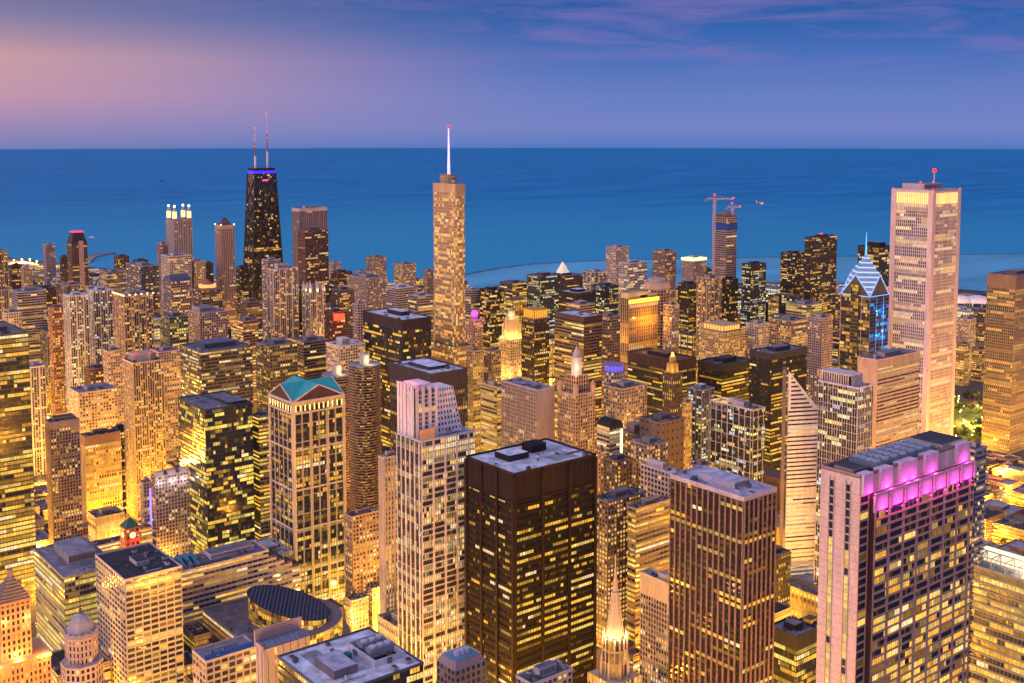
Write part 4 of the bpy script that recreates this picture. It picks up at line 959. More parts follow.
def diamond():
    rng = random.Random(15); A = unproj(789, 371, 950); B = unproj(818.5, 408.5, 956); c = ((A.x + B.x) / 2, (A.y + B.y) / 2)
    o = thing('skyscraper', 'white banded tower whose diamond top is sliced down to the right', 'skyscraper', (*c, 0)); u = Vector((B.x - A.x, B.y - A.y)); bk = Vector((A.x - 8, A.y + 8)).normalized() * 26
    a = (A.x - c[0], A.y - c[1]); b = (B.x - c[0], B.y - c[1]); b2 = (b[0] + bk.x, b[1] + bk.y); a2 = (a[0] + bk.x, a[1] + bk.y)
    note(c[0] - 15, c[0] + 32, c[1] - 12, c[1] + 30, B.z, 'the slice-topped white tower')
    W, G = MB(), MB()
    W.poly([(*a, 0), (*b, 0), (*b, B.z), (*a, A.z)]); W.poly([(*b, 0), (*b2, 0), (*b2, B.z - 6), (*b, B.z)]); W.poly([(*a2, 0), (*a, 0), (*a, A.z), (*a2, A.z - 6)])
    W.poly([(*b2, 0), (*a2, 0), (*a2, A.z - 6), (*b2, B.z - 6)]); 
    zl = B.z - 1
    facade(W, G, (*a, 0), (*b, 0), (*b, zl), (*a, zl), 'bands', rng, lit=.25, pal='W', bay=3, fh=3.7, sp=2.3, sd=.3, coh=.9, k=.85, pw=0, bands=((0, .35, .95), (.35, .6, .6)))
    for k in range(8):     # bands above, shortened by the slice
        z = B.z + 1 + k * 3.7; s = 1 - (z + 2 - B.z) / (A.z - B.z)
        if s < .12: break
        p0 = Vector((*a, z)); p1 = p0 + (Vector((*b, z)) - p0) * (s * .86); nn = Vector((u.y, -u.x, 0)).normalized() * .1
        p0 = p0 + (Vector((*b, z)) - Vector((*a, z))) * .08
        G.quad(p0 + nn, p1 + nn, p1 + nn + Vector((0, 0, 1.5)), p0 + nn + Vector((0, 0, 1.5)), 0, (.02, .02, .03))
    facade(W, G, (*a2, 0), (*a, 0), (*a, A.z - 8), (*a2, A.z - 8), 'bands', rng, lit=.4, pal='W', bay=3, fh=3.7)
    W.build('wall', [wallmat((.85, .76, .76)), wallmat((.86, .78, .78))], o); windows(G, o, GL, True)
    m = MB(); m.poly([(*a, A.z), (*b, B.z), (*b2, B.z - 6), (*a2, A.z - 6)]); m.build('roof', wallmat((.12, .10, .12)), o)
    m = MB(); e = (a[0] - 3.6, a[1] + 3.2); 
    m.prism([(e[0] - .2, e[1] + .2), (e[0] + 2.2, e[1] - 1.8), (e[0] + 2.2 + bk.x * .5, e[1] - 1.8 + bk.y * .5), (e[0] - .2 + bk.x * .5, e[1] + .2 + bk.y * .5)], 0, A.z + 1, 0); m.build('twin_wedge', wallmat((.22, .17, .16)), o)
diamond()

def lanterns():
    o, (X, Y, h), rng = T('pale ribbed tower crowned by four glowing yellow lanterns', 166, 192, 220, 2345, st='piers', c=(.50, .40, .42), core=(.2, .15, .16), lit=.12, pal='O', name='skyscraper', cat='skyscraper',
        short='the four-lantern tower', noroof=True, ov=dict(bay=5, pw=2.2, mk=2, mw=3.5))
    s = X * .78
    for cx, cy in ((-s, -s), (s, -s), (s, s), (-s, s)):
        m = MB(); m.cyl(cx, cy, 4.6, h - 4, h + 12, 0, 8); m.build('turret', wallmat((.55, .42, .36)), o)
        m = MB(); m.cyl(cx, cy, 4.8, h + 3, h + 17, 0, 8); m.build('lantern', glowmat((1, .66, .22), 1.7), o)
        m = MB(); m.cyl(cx, cy, 4.8, h + 17, h + 26, 0, 8, .8); m.build('lantern_roof', wallmat((.5, .45, .4)), o)
        beacon(o, (cx, cy, h + 28), 2.6, (1, .9, .6), 3.5, 'lamp')
    m = MB(); m.box(-X - .3, X + .3, -Y - .3, Y + .3, h - 1, h + .4); m.build('roof', roofmat(GREY_ROOF), o)
lanterns()
def parktower():
    o, (X, Y, h), rng = T('slim pinkish tower with a steep dark pointed roof', 215, 234, 226, 2140, st='piers', c=(.48, .33, .27), lit=.18, pal='O', name='skyscraper', cat='skyscraper', short='the slim pointed-roof tower', noroof=True, ov=dict(bay=4, pw=1.7))
    m = MB(); p = lambda f: [(-X * f, -Y * f), (X * f, -Y * f), (X * f, Y * f), (-X * f, Y * f)]
    m.prism(p(.78), h, h + 15, 0, False, True, p(.18)); m.build('roof', wallmat((.10, .09, .13)), o)
    m = MB(); m.prism(p(1.03), h - 6, h + 1, 0); m.build('crown', wallmat((.55, .38, .28)), o)
    for a in ((-X, -Y), (X, -Y), (-X, Y)): beacon(o, (*a, h + 2), 1.5, (1, .65, .25), 3, 'lamp')
parktower()
def darkcrown():
    o, (X, Y, h), rng = T('dark brown tower with a sloping crown edged in red light, left shore', 67, 87, 243, 2500, st='piers', c=(.20, .12, .12), lit=.18, pal='O', name='apartment_tower', short='the red-edged crown tower on the left', noroof=True, ov=dict(bay=4.5, pw=1.6))
    p = lambda f: [(-X * f, -Y * f), (X * f, -Y * f), (X * f, Y * f), (-X * f, Y * f)]
    m = MB(); m.prism(p(.98), h, h + 22, 0, False, True, p(.66)); m.build('roof', wallmat((.06, .05, .07)), o)
    m = MB(); m.prism(p(.70), h + 22, h + 24.5, 0); m.build('light_band', glowmat((1, .05, .15), 1.1), o)
    m = MB(); m.box(-2, X * .5, -Y - 2, -Y, 0, h + 4); m.build('bay_window', wallmat((.42, .30, .30)), o)
darkcrown()
def tribune():
    o, (X, Y, h), rng = T('neo-gothic stone tower with a glowing yellow buttressed crown', 499, 524, 340, 1560, st='piers', c=(.56, .40, .24), lit=.3, pal='O', name='gothic_tower', short='the glowing gothic crown tower', noroof=True, ov=dict(bay=3.4, pw=1.5))
    m = MB(); m.prism(octo(X * .80), h, h + 28, 0); m.prism(octo(X * .42), h + 28, h + 38, 0); m.prism(octo(X * .45), h + 38, h + 44, 0, False, True, octo(.5)); m.build('crown', wallmat((.62, .48, .30)), o)
    m = MB()
    for k in range(8):
        t = R(22.5 + 45 * k); m.bar((X * 1.02 * math.cos(t), X * 1.02 * math.sin(t), h), (X * 1.02 * math.cos(t), X * 1.02 * math.sin(t), h + 20), 1.1, 0, 4); m.bar((X * 1.02 * math.cos(t), X * 1.02 * math.sin(t), h + 18), (X * .6 * math.cos(t), X * .6 * math.sin(t), h + 31), .8, 0, 4)
    m.build('buttress', wallmat((.62, .48, .30)), o)
    for k in range(8): t = R(45 * k); lamp(o, (X * 1.25 * math.cos(t), X * 1.25 * math.sin(t), h + 3), 9000, (1, .66, .16), .8); 
    for k in range(4): t = R(45 + 90 * k); lamp(o, (X * .7 * math.cos(t), X * .7 * math.sin(t), h + 33), 3500, (1, .75, .3), .6)
    for a in ((-X * 1.6, -Y * 1.6), (X * 1.2, -Y * 2), (-X * 2, Y * .6)): lamp(o, (*a, h - 50), 45000, (1, .62, .14), 1.2)
tribune()
def jewelers():
    o, (X, Y, h), rng = T('ornate corner-turreted tower stepping up to a pale drum and lantern', 558, 595, 396, 1060, st='punch', c=(.50, .32, .20), lit=.30, pal='O', name='ornate_tower', short='the tower with a pale lantern drum', roof=GREY_ROOF, pent=False, ov=dict(bay=3.2, pw=1.5))
    W, G = MB(), MB(); a = X * .62; prismwalls(W, G, [(-a, -a), (a, -a), (a, a), (-a, a)], h, h + 17, 'piers', rng, lit=.25, pal='O', bay=3)
    W.build('upper_wall', [wallmat((.42, .27, .2)), wallmat((.52, .34, .24))], o); windows(G, o, GL, False)
    m = MB(); m.cyl(0, 0, 5.2, h + 17, h + 34, 0, 16); m.cyl(0, 0, 5.6, h + 33, h + 34.5, 0, 16); m.cyl(0, 0, 4.2, h + 34.5, h + 41, 0, 16, 2.2); m.cyl(0, 0, 1.6, h + 41, h + 45, 0, 10, .3); m.build('drum', wallmat((.62, .52, .50)), o)
    for sx in (-1, 1):
        for sy in (-1, 1):
            m = MB(); m.cyl(sx * X * .88, sy * Y * .88, 2.6, h, h + 8, 0, 10); m.cyl(sx * X * .88, sy * Y * .88, 2.8, h + 8, h + 12, 0, 10, .2); m.build('turret', wallmat((.5, .34, .24)), o)
            lamp(o, (sx * a * 1.15, sy * a * 1.15, h + 19), 3200, (1, .5, .12), .6)
    lamp(o, (-6, -8, h + 25), 1500, (1, .85, .75), .5)
jewelers()
def goldtower():
    o, (X, Y, h), rng = T('tower floodlit solid gold from base to stepped crown', 621, 658, 299, 1300, xc=629, st='piers', c=(.62, .36, .08), core=(.5, .24, .03), lit=.97, pal='A', name='skyscraper', cat='skyscraper',
        short='the solid gold floodlit tower', noroof=True, k=.95, ov=dict(bay=3, pw=1.1, sp=.5, coh=.98), ovw=dict(lit=.4))  # floodlight painted into gold wall colour, glowing panes and frieze
    m = MB(); m.box(-X, X * .3, -Y * .9, Y, h, h + 6); m.box(-X * .2, X, -Y * .9, Y, h, h + 2.5); m.build('crown', wallmat((.65, .5, .25)), o)
    m = MB(); m.box(-X - 1, X + 1, -Y - 1, -Y - .4, h - 6, h - 1); m.build('lit_frieze', glowmat((1, .58, .08), 1.2), o)
    for z in (.25, .5, .7, .88): lamp(o, (0, -Y - 16, h * z), 70000, (1, .40, .03), .3); 
    for z in (.5, .8): lamp(o, (-X - 12, 0, h * z), 15000, (1, .45, .05), .3)
goldtower()
def carbide():
    o, (X, Y, h), rng = T('narrow dark green tower tapering to a gold tip', 663, 682, 374, 1050, st='piers', c=(.16, .10, .05), core=(.03, .04, .03), lit=.5, pal='G', name='slim_tower', short='the narrow tower with a gold tip', noroof=True, ov=dict(bay=2.8, pw=1.2))
    m = MB(); m.box(-X * .6, X * .6, -Y * .6, Y * .6, h, h + 9); m.box(-X * .36, X * .36, -Y * .36, Y * .36, h + 9, h + 15); m.build('crown', wallmat((.45, .28, .08)), o)
    m = MB(); m.cyl(0, 0, 2.0, h + 15, h + 19, 0, 8, 1); m.build('gold_tip', glowmat((1, .6, .12), 1.6), o)
    for a in ((-X, -Y), (X, -Y), (-X, Y)): lamp(o, (a[0] * .8, a[1] * .8, h + 2), 1600, (1, .6, .15), .4)
carbide()
def construction():
    o, (X, Y, h), rng = T('unfinished concrete tower with blue wrapping and tower cranes above', 714, 737, 216, 2000, st='bands', c=(.42, .32, .30), core=(.10, .08, .08), lit=.14, pal='O', name='unfinished_tower', short='the unfinished tower with cranes', noroof=True, ov=dict(bay=4, pw=.8, fh=4))
    m = MB(); m.box(-X - .8, X + .8, -Y - .8, Y + .8, h - 26, h - 14); m.build('safety_netting', wallmat((.03, .08, .35)), o)
    for q in range(6): m = MB(); m.bar((-X + q * X * .4, -Y, h), (-X + q * X * .4, -Y, h + 5), .5, 0, 4); m.build('column', wallmat((.3, .22, .22)), o)
    m = MB(); m.box(-X * .6, X * .5, -Y * .6, Y * .6, h, h + 6)
    m.build('core', wallmat((.25, .18, .18)), o)
    for px, y, a, bk, lb in ((714.5, 199, 19, 8, 'taller tower crane standing beside the unfinished tower'), (732, 207.5, 8, 5, 'shorter tower crane on top of the unfinished tower')):
        C = unproj(px, y, 1992 if a > 10 else 2012); c = thing('tower_crane', lb, 'crane', (C.x, C.y, 0 if a > 10 else h + .1)); z0 = 0 if a > 10 else 0; zt = C.z - (0 if a > 10 else h)
        m = MB()
        for sx in (-1.6, 1.6):
            for sy in (-1.6, 1.6): m.bar((sx, sy, z0), (sx, sy, zt), .45, 0, 4)
        k = int(zt / 6)
        for i in range(k):
            m.bar((-1.6, -1.6, i * zt / k), (1.6, -1.6, (i + 1) * zt / k), .25, 0, 4); m.bar((-1.6, 1.6, i * zt / k), (-1.6, -1.6, (i + 1) * zt / k), .25, 0, 4)
        m.build('mast', wallmat((.55, .42, .42)), c)
        L_ = a * 2000 / F; B_ = bk * 2000 / F; d = Vector((CA, -SA, 0)); m = MB()
        for oz in (0, 2.6): m.bar(d * -B_ + Vector((0, 0, zt + oz * .6)), d * L_ + Vector((0, 0, zt + oz * .3)), .55, 0, 4)
        m.bar((0, 0, zt), (0, 0, zt + 7), .5, 0, 4); m.bar((0, 0, zt + 7), tuple(d * L_ * .8 + Vector((0, 0, zt + 1))), .18, 0, 4); m.bar((0, 0, zt + 7), tuple(d * -B_ + Vector((0, 0, zt + 1))), .18, 0, 4); m.build('jib', wallmat((.6, .4, .42)), c)
        m = MB(); p = d * -B_; m.box(p.x - 2, p.x + 2, p.y - 2, p.y + 2, zt - 3.5, zt); m.build('counterweight', wallmat((.3, .25, .25)), c)
        m = MB(); m.box(-1.5, 2.5, -3.5, -1.5, zt - 3.5, zt - .5); m.build('cab', wallmat((.5, .35, .35)), c)
        for p in (Vector((0, 0, zt + 8)), d * L_ + Vector((0, 0, zt + 2))): beacon(c, p, 1.5, (1, .08, .2), 4)
construction()
# ================================================================ the other towers, far to near, left to right
A = dict(name='apartment_tower', cat='tower'); O_ = dict(name='office_tower', cat='tower'); Bd = dict(name='office_building', cat='building')
# far left shore
T('tan tower cut by the left edge of the view', -12, 7, 252, 2200, st='resi', c=TAN, lit=.3, pal='O', **A)
T('low dark block beside the tan edge tower', 9, 22, 266, 2350, st='grid', c=BROWN, lit=.3, pal='O', **A)
T('tan slab with a dark glazed east half near the left shore', 21, 32, 268, 2150, st='piers', c=BEIGE, lit=.2, pal='O', **A)
T('pale slab standing alone against the left shore', 43, 55, 245, 2900, st='piers', c=(.55, .42, .45), lit=.08, pal='O', short='the pale lone slab', **A)
T('dark block directly behind the red-edged crown tower', 60, 69, 257, 2720, st='grid', c=(.08, .07, .08), lit=.1, pal='O', **A)
T('dark apartment block with its roof just above the waterline', 114, 129, 257, 2650, st='grid', c=(.14, .10, .12), lit=.2, pal='O', **A)
T('second dark block above the waterline, beside the first', 133, 148, 261, 2720, st='grid', c=(.12, .09, .11), lit=.2, pal='O', **A)
T('low tan block in front of the dark waterline block', 100, 126, 273, 2350, st='grid', c=BEIGE, lit=.4, pal='O', **A)
T('grey balcony slab with a white stair wall, left of the lantern tower', 126, 159, 267, 2150, xc=141, st='balcony', c=(.36, .32, .34), lit=.2, pal='O', **A)
T('stepped lower wing joined to the west of the lantern tower', 157, 168, 244, 2360, st='piers', c=PINK, lit=.15, pal='O', **A)
T('white-framed block under the lantern tower', 161, 191, 257, 2020, st='grid', c=WHITE, lit=.3, pal='O', short='the white-framed block', **A)
o, (X_, Y_, h_), rg = T('round-shouldered grey block with an arched roof below the white frame', 163, 191, 282, 1850, st='grid', c=(.30, .27, .32), lit=.35, pal='O', noroof=True, **A)
m = MB()
for k in range(10):
    t0, t1 = math.pi * k / 10, math.pi * (k + 1) / 10
    m.quad((-X_, -Y_ * math.cos(t0), h_ + 9 * math.sin(t0)), (X_, -Y_ * math.cos(t0), h_ + 9 * math.sin(t0)), (X_, -Y_ * math.cos(t1), h_ + 9 * math.sin(t1)), (-X_, -Y_ * math.cos(t1), h_ + 9 * math.sin(t1)))
m.poly([(-X_, -Y_ * math.cos(math.pi * k / 10), h_ + 9 * math.sin(math.pi * k / 10)) for k in range(11)][::-1]); m.build('roof', wallmat((.10, .12, .2)), o)
T('beige blank-walled slab between the lantern tower and the pointed tower', 190, 205, 262, 2060, st='punch', c=CREAM, lit=.15, pal='O', **A)
T('short dark block against the pointed tower', 204, 213, 264, 2120, st='grid', c=BROWN, lit=.15, pal='O', **A)
o, (X_, Y_, h_), rg = T('brown building with a ring of orange crown lights', 193, 222, 291, 1780, st='grid', c=(.24, .16, .14), lit=.3, pal='O', short='the orange ring-lit building', **Bd)
m = MB(); m.cyl(0, 0, min(X_, Y_) * .8, h_ + 3, h_ + 8, 0, 20); m.build('lit_ring', glowmat((1, .42, .10), 1.2), o); m = MB(); m.cyl(0, 0, min(X_, Y_) * .6, h_ + 8, h_ + 16, 0, 20, 1); m.build('crown_roof', wallmat((.4, .15, .12)), o)
T('tan slab with red roof lights behind the white pier condominium', 60, 84, 286, 1850, st='resi', c=MAUVE, lit=.3, pal='O', beacon=(2, 2.2), **A)
T('narrow tan tower west of the white pier condominium', 51, 68, 284, 1960, st='resi', c=BEIGE, lit=.3, pal='O', **A)
T('bluish office block with dark ribbon windows at far left', 11, 46, 293, 1720, st='bands', c=(.40, .38, .46), lit=.35, pal='O', short='the bluish ribbon block', **O_)
T('dark brown slab right of the bluish ribbon block', 35, 56, 289, 1800, st='grid', c=BROWN, lit=.3, pal='O', **A)
T('red brick block in an orange glow under the bluish block', 48, 64, 309, 1560, st='punch', c=(.45, .16, .08), lit=.4, pal='O', **A)
T('mauve tower at the left edge above the glowing glass tower', -10, 11, 291, 1650, st='resi', c=MAUVE, lit=.3, pal='O', **A)
T('low cream block with rooftop plant at the left edge', 2, 21, 314, 1420, st='punch', c=CREAM, lit=.4, pal='O', **A)
T('white-ribbed condominium, taller western half', 63, 88, 297, 1530, st='resi', c=WHITE, lit=.32, pal='M', short='the white-ribbed condominium', roof=PALE_ROOF, **A)
T('white-ribbed condominium, eastern half with dark window stripes', 86, 114, 292, 1600, st='resi', c=WHITE, lit=.32, pal='M', roof=PALE_ROOF, **A)
o, (X_, Y_, h_), rg = T('orange-tan tower with a row of lamps along its cornice', 113, 153, 297, 1480, st='resi', c=(.50, .32, .22), lit=.45, pal='O', short='the lamp-corniced orange tower', **A)
for k in range(6): beacon(o, (-X_ + 2 * X_ * k / 5, -Y_ - .5, h_ + 2), 1.2, (1, .6, .2), 3, 'lamp'); beacon(o, (-X_ - .5, -Y_ + 2 * Y_ * k / 5, h_ + 2), 1.2, (1, .6, .2), 3, 'lamp')
T('greenish glass block with lit floors left of the pink twin-wing block', 162, 188, 318, 1430, st='grid', c=(.20, .20, .17), lit=.5, pal='G', **O_)
T('pink twin-wing block with a dark roof house', 188, 227, 314, 1480, st='punch', c=(.52, .36, .32), lit=.3, pal='O', short='the pink twin-wing block', pent=(.1, .6, .2, .8, 7), **A)
T('dark tower close beside the black braced tower foot', 236, 248, 268, 2250, st='grid', c=(.10, .08, .09), lit=.25, pal='O', **A)
T('warm brown block below the braced tower', 240, 262, 303, 1650, st='grid', c=(.26, .16, .12), lit=.45, pal='O', **O_)
T('wide low orange block with terraces under the braced tower', 236, 258, 322, 1480, st='bands', c=(.42, .22, .14), lit=.6, pal='O', **A)
# centre left
T('pale balcony tower, rear one of a stepped pair right of the braced tower', 262, 280, 261, 1760, st='balcony', c=(.55, .44, .42), lit=.3, pal='O', **A)
T('pale balcony tower, front one of a stepped pair with a round crown', 267, 298, 270, 1660, xc=273, st='resi', c=(.60, .48, .44), lit=.3, pal='O', short='the pale stepped pair of balcony towers', pent=(.25, .65, .2, .8, 8), **A)
T('tall flat-topped stone tower behind a red-brown one', 292, 327, 209, 2320, xc=299, st='piers', c=(.36, .28, .32), core=(.12, .09, .12), lit=.05, pal='O', name='skyscraper', cat='skyscraper', short='the flat-topped twin slab', top=6, topc=(.55, .45, .48), ov=dict(bay=4.5, pw=1.6))
T('red-brown granite tower in front of the flat-topped stone tower', 297.5, 328, 231, 2060, xc=305, st='grid', c=(.22, .10, .09), core=(.12, .06, .06), lit=.2, pal='O', name='skyscraper', cat='skyscraper', ovw=dict(lit=.05))
T('thin dark slab left of the pinnacled tower', 297, 302, 289, 1720, st='grid', c=DARK, lit=.05, pal='O', **A)
o, (X_, Y_, h_), rg = T('pale tower ringed by lit pinnacles', 302, 325, 292, 1660, st='resi', c=(.56, .45, .42), lit=.3, pal='O', short='the lit pinnacle tower', noroof=True, **A)
for sx in (-1, 0, 1):
    for sy in (-1, 0, 1):
        if sx or sy: m = MB(); m.cyl(sx * X_ * .85, sy * Y_ * .85, 2.6, h_, h_ + 6, 0, 8); m.cyl(sx * X_ * .85, sy * Y_ * .85, 2.8, h_ + 6, h_ + 14, 0, 8, .2); m.build('pinnacle', wallmat((.6, .48, .4)), o); lamp(o, (sx * X_ * 1.1, sy * Y_ * 1.1, h_ + 1.5), 1500, (1, .75, .45), .5)
m = MB(); m.cyl(0, 0, 6, h_, h_ + 10, 0, 12, 3); m.build('roof', wallmat((.3, .2, .2)), o)
T('low pale house block on the shore right of the brown tower', 328, 341, 263, 2500, st='punch', c=WHITE, lit=.2, pal='O', **A)
T('dark low block on the shore with scattered lights', 331, 352, 273, 2300, st='grid', c=BROWN, lit=.3, pal='O', **A)
T('tan hotel block on the shore, left one of two', 366, 386, 258, 2420, st='punch', c=(.46, .32, .28), lit=.3, pal='O', short='the shore hotel blocks', **A)
T('tan rounded hotel block on the shore, right one of two', 394, 416, 265, 2380, st='punch', c=(.50, .38, .30), lit=.35, pal='O', **A)
T('bluish gabled house block between the shore hotels', 355, 367, 272, 2250, st='punch', c=(.40, .42, .50), lit=.2, pal='O', **A)
T('narrow tan tower just left of the spired glass tower', 424, 433, 271, 2150, st='punch', c=TAN, lit=.2, pal='O', **A)
T('long brown institution block with a tall tan wing', 347, 387, 279, 2000, xc=366, st='punch', c=(.46, .35, .30), lit=.3, pal='O', short='the long institution block', **Bd)
T('white-banded low block behind the dark cube tower', 386, 415, 289, 1850, st='bands', c=(.50, .40, .42), lit=.2, pal='O', roof=PALE_ROOF, **Bd)
T('low block with a bluish roof left of the glass spire tower', 408, 433, 297, 1700, st='bands', c=(.30, .28, .32), lit=.3, pal='O', roof=PALE_ROOF, **Bd)
o, (X_, Y_, h_), rg = T('brown glass building with glowing red neon on its side', 325, 345, 313, 1560, st='grid', c=(.16, .05, .05), lit=.3, pal='O', short='the red neon building', **Bd)
m = MB(); m.box(-X_ * .8, X_ * .8, -Y_ - 1.2, -Y_ - .4, h_ - 11, h_ - 2); m.build('neon_sign', glowmat((1, .04, .02), 3.0), o); lamp(o, (0, -Y_ - 12, h_ - 6), 20000, (1, .05, .02), 1)
T('brown glass tower between the neon building and the dark cube', 331, 354, 291, 1720, st='grid', c=(.22, .14, .14), lit=.25, pal='O', **O_)
T('blank pinkish slab left of the dark cube tower', 353, 365, 305, 1420, st='punch', c=(.56, .38, .38), lit=.06, pal='O', **O_)
T('dark cube-topped tower with snowy rooftop plant', 363, 431, 321, 1270, xc=403, st='curtain', c=(.045, .03, .035), core=(.025, .02, .022), lit=.42, pal='Y', name='skyscraper', cat='skyscraper', short='the dark cube-topped tower', top=12, topc=(.05, .035, .045), roof=PALE_ROOF, pent=(.45, .75, .35, .7, 5), units=5, ov=dict(coh=.6, bay=2.4, fh=4.2, sp=1.5))
T('dark tower with a tall slotted top storey and framed roof', 390, 467, 375, 975, xc=431, st='piers', c=(.12, .09, .095), core=(.05, .04, .045), lit=.42, pal='Y', name='skyscraper', cat='skyscraper', short='the slot-topped tower', top=14, topc=(.07, .055, .065), roof=PALE_ROOF, pent=(.25, .75, .25, .75, 3), units=5, ov=dict(bay=2.6, pw=.8))
T('yellow-lit block peeping out left of the green-roofed tower', 251, 274, 418, 1085, st='bands', c=(.30, .25, .15), lit=.85, pal='Y', **Bd)
T('wide glass block with curved canopy roof behind the green-roofed tower', 256, 297, 347, 1330, st='grid', c=(.22, .18, .18), lit=.4, pal='Y', short='the wide block with a curved canopy', roof=GREY_ROOF, **O_)
T('brown banded block between the curved canopy block and the white round tower', 291, 328, 343, 1400, st='bands', c=(.28, .20, .15), lit=.5, pal='Y', **O_)
T('pale block with lit roof drum behind the round towers', 326, 365, 347, 1290, st='punch', c=(.58, .48, .42), lit=.4, pal='O', roof=PALE_ROOF, pent=(.2, .5, .2, .6, 8), **A)
# centre
o, (X_, Y_, h_), rg = T('tan tower with a glowing magenta ball on top', 466, 483, 321, 1500, st='punch', c=(.46, .30, .26), lit=.3, pal='O', short='the magenta ball tower', **O_)
beacon(o, (0, 0, h_ + 8), 5.0, (1, .10, .75), 1.1, 'lit_ball'); lamp(o, (-8, -12, h_ + 8), 14000, (1, .1, .8), 1, 'magenta_light')
T('white-roofed low block right of the spire tower at the waterline', 464, 480, 291, 1900, st='bands', c=(.35, .30, .33), lit=.4, pal='O', roof=PALE_ROOF, **Bd)
T('dark glass block with lit floors right of the magenta ball', 480, 504, 291, 1880, st='curtain', c=DARK, lit=.4, pal='O', short='the dark lit-floor block', **O_)
T('dark waterfront block with pale top floors', 500, 528, 284, 2250, st='bands', c=(.14, .13, .15), lit=.35, pal='Y', **Bd)
T('greenish condominium full of lit windows', 527, 560, 277, 1900, xc=540, st='grid', c=(.10, .11, .09), lit=.5, pal='M', short='the greenish condominium', **A)
o, (X_, Y_, h_), rg = T('dark waterfront block carrying a small glowing white pyramid', 544, 583, 277, 2250, st='bands', c=(.10, .09, .11), lit=.2, pal='O', short='the white pyramid block', **Bd)
m = MB(); m.prism([(-12, -10), (8, -10), (8, 10), (-12, 10)], h_ + 4, h_ + 26, 0, False, True, [(-3, -1), (-1, -1), (-1, 1), (-3, 1)]); m.build('pyramid_roof', glowmat((1, .8, .55), .35), o)
T('pale terraced tower left of the tall white one', 583, 607, 273, 2100, st='resi', c=(.50, .46, .50), lit=.35, pal='W', **A)
T('tall white concrete tower with a stepped cap', 606, 629, 248, 2300, xc=616, st='punch', c=(.55, .45, .46), lit=.25, pal='O', short='the tall white capped tower', **A)
T('white glassy tower with red roof lights', 619, 647, 264, 1880, xc=628, st='grid', c=(.50, .50, .55), lit=.45, pal='W', roof=(.6, .5, .5), short='the white glassy tower', **A)
T('pinkish ribbed tower with red lamps on a flat cap', 653, 676, 252, 2200, st='piers', c=(.34, .22, .22), lit=.25, pal='O', beacon=(1, 2.2), short='the pinkish ribbed tower', **A)
o, (X_, Y_, h_), rg = T('half pale, half dark tower with a pale green light band', 682, 706, 259, 2080, xc=693, st='piers', c=(.50, .38, .36), lit=.2, pal='O', short='the green-banded tower', top=7, **A)
m = MB(); m.box(-X_ - 1.2, X_ + 1.2, -Y_ - 1.2, Y_ + 1.2, h_ - 4, h_ + 1); m.build('light_band', glowmat((.75, 1, .5), 1.1), o)
T('dark slab directly right of the green-banded tower', 703, 712, 270, 2160, st='grid', c=DARK, lit=.2, pal='O', **A)
T('dark condominium dotted with orange and blue windows', 742, 766, 265, 1960, xc=751, st='grid', c=(.05, .05, .07), lit=.4, pal='M', short='the blue-dotted condominium', **A)
T('tan tower with red roof sign left of the green screen one', 697, 722, 279, 1660, st='resi', c=(.42, .28, .22), lit=.4, pal='O', beacon=(1, 1.6), short='the pair of red-signed towers', **A)
T('dark tower with red roof lights right of the tan sign tower', 720, 738, 280, 1720, st='grid', c=DARK, lit=.3, pal='O', beacon=(1, 1.6), **A)
T('dark slab left of the tan red-signed tower', 678, 699, 285, 1780, st='grid', c=(.05, .045, .05), lit=.35, pal='Y', **A)
T('dark flat block with a snowy roof behind the cube of lit bands', 559, 596, 294, 1750, st='bands', c=DARK, lit=.15, pal='O', roof=PALE_ROOF, **Bd)
T('pale roofed mid block under the snowy dark block', 566, 595, 306, 1560, st='bands', c=(.36, .26, .24), lit=.3, pal='O', roof=(.5, .45, .5), **Bd)
T('dark glass tower right of the snowy dark block', 592, 618, 287, 1820, st='grid', c=(.07, .07, .07), lit=.45, pal='M', short='the dark glass tower behind the gold one', **O_)
T('mauve mid-rise left of the gold floodlit tower', 596, 620, 318, 1420, st='grid', c=MAUVE, lit=.3, pal='O', **O_)
T('tan office tower of lit horizontal bands with a snowy roof', 555, 602, 318, 1340, xc=584, st='bands', c=(.30, .19, .11), core=(.06, .04, .03), lit=.5, pal='Y', short='the banded snowy-roofed tower', roof=PALE_ROOF, top=5, topc=(.10, .07, .07), pent=False, ov=dict(coh=.8), **O_)
o, (X_, Y_, h_), rg = T('dark tower with a glowing gold top storey', 522, 549, 321, 1420, st='grid', c=(.13, .09, .06), lit=.45, pal='Y', short='the gold-topped dark tower', **O_)
litcrown(o, -X_ * .85, X_ * .85, -Y_ * .85, Y_ * .85, h_ + 1.4, h_ + 14, (1, .50, .05), 1.1, wallmat((.55, .35, .08)))
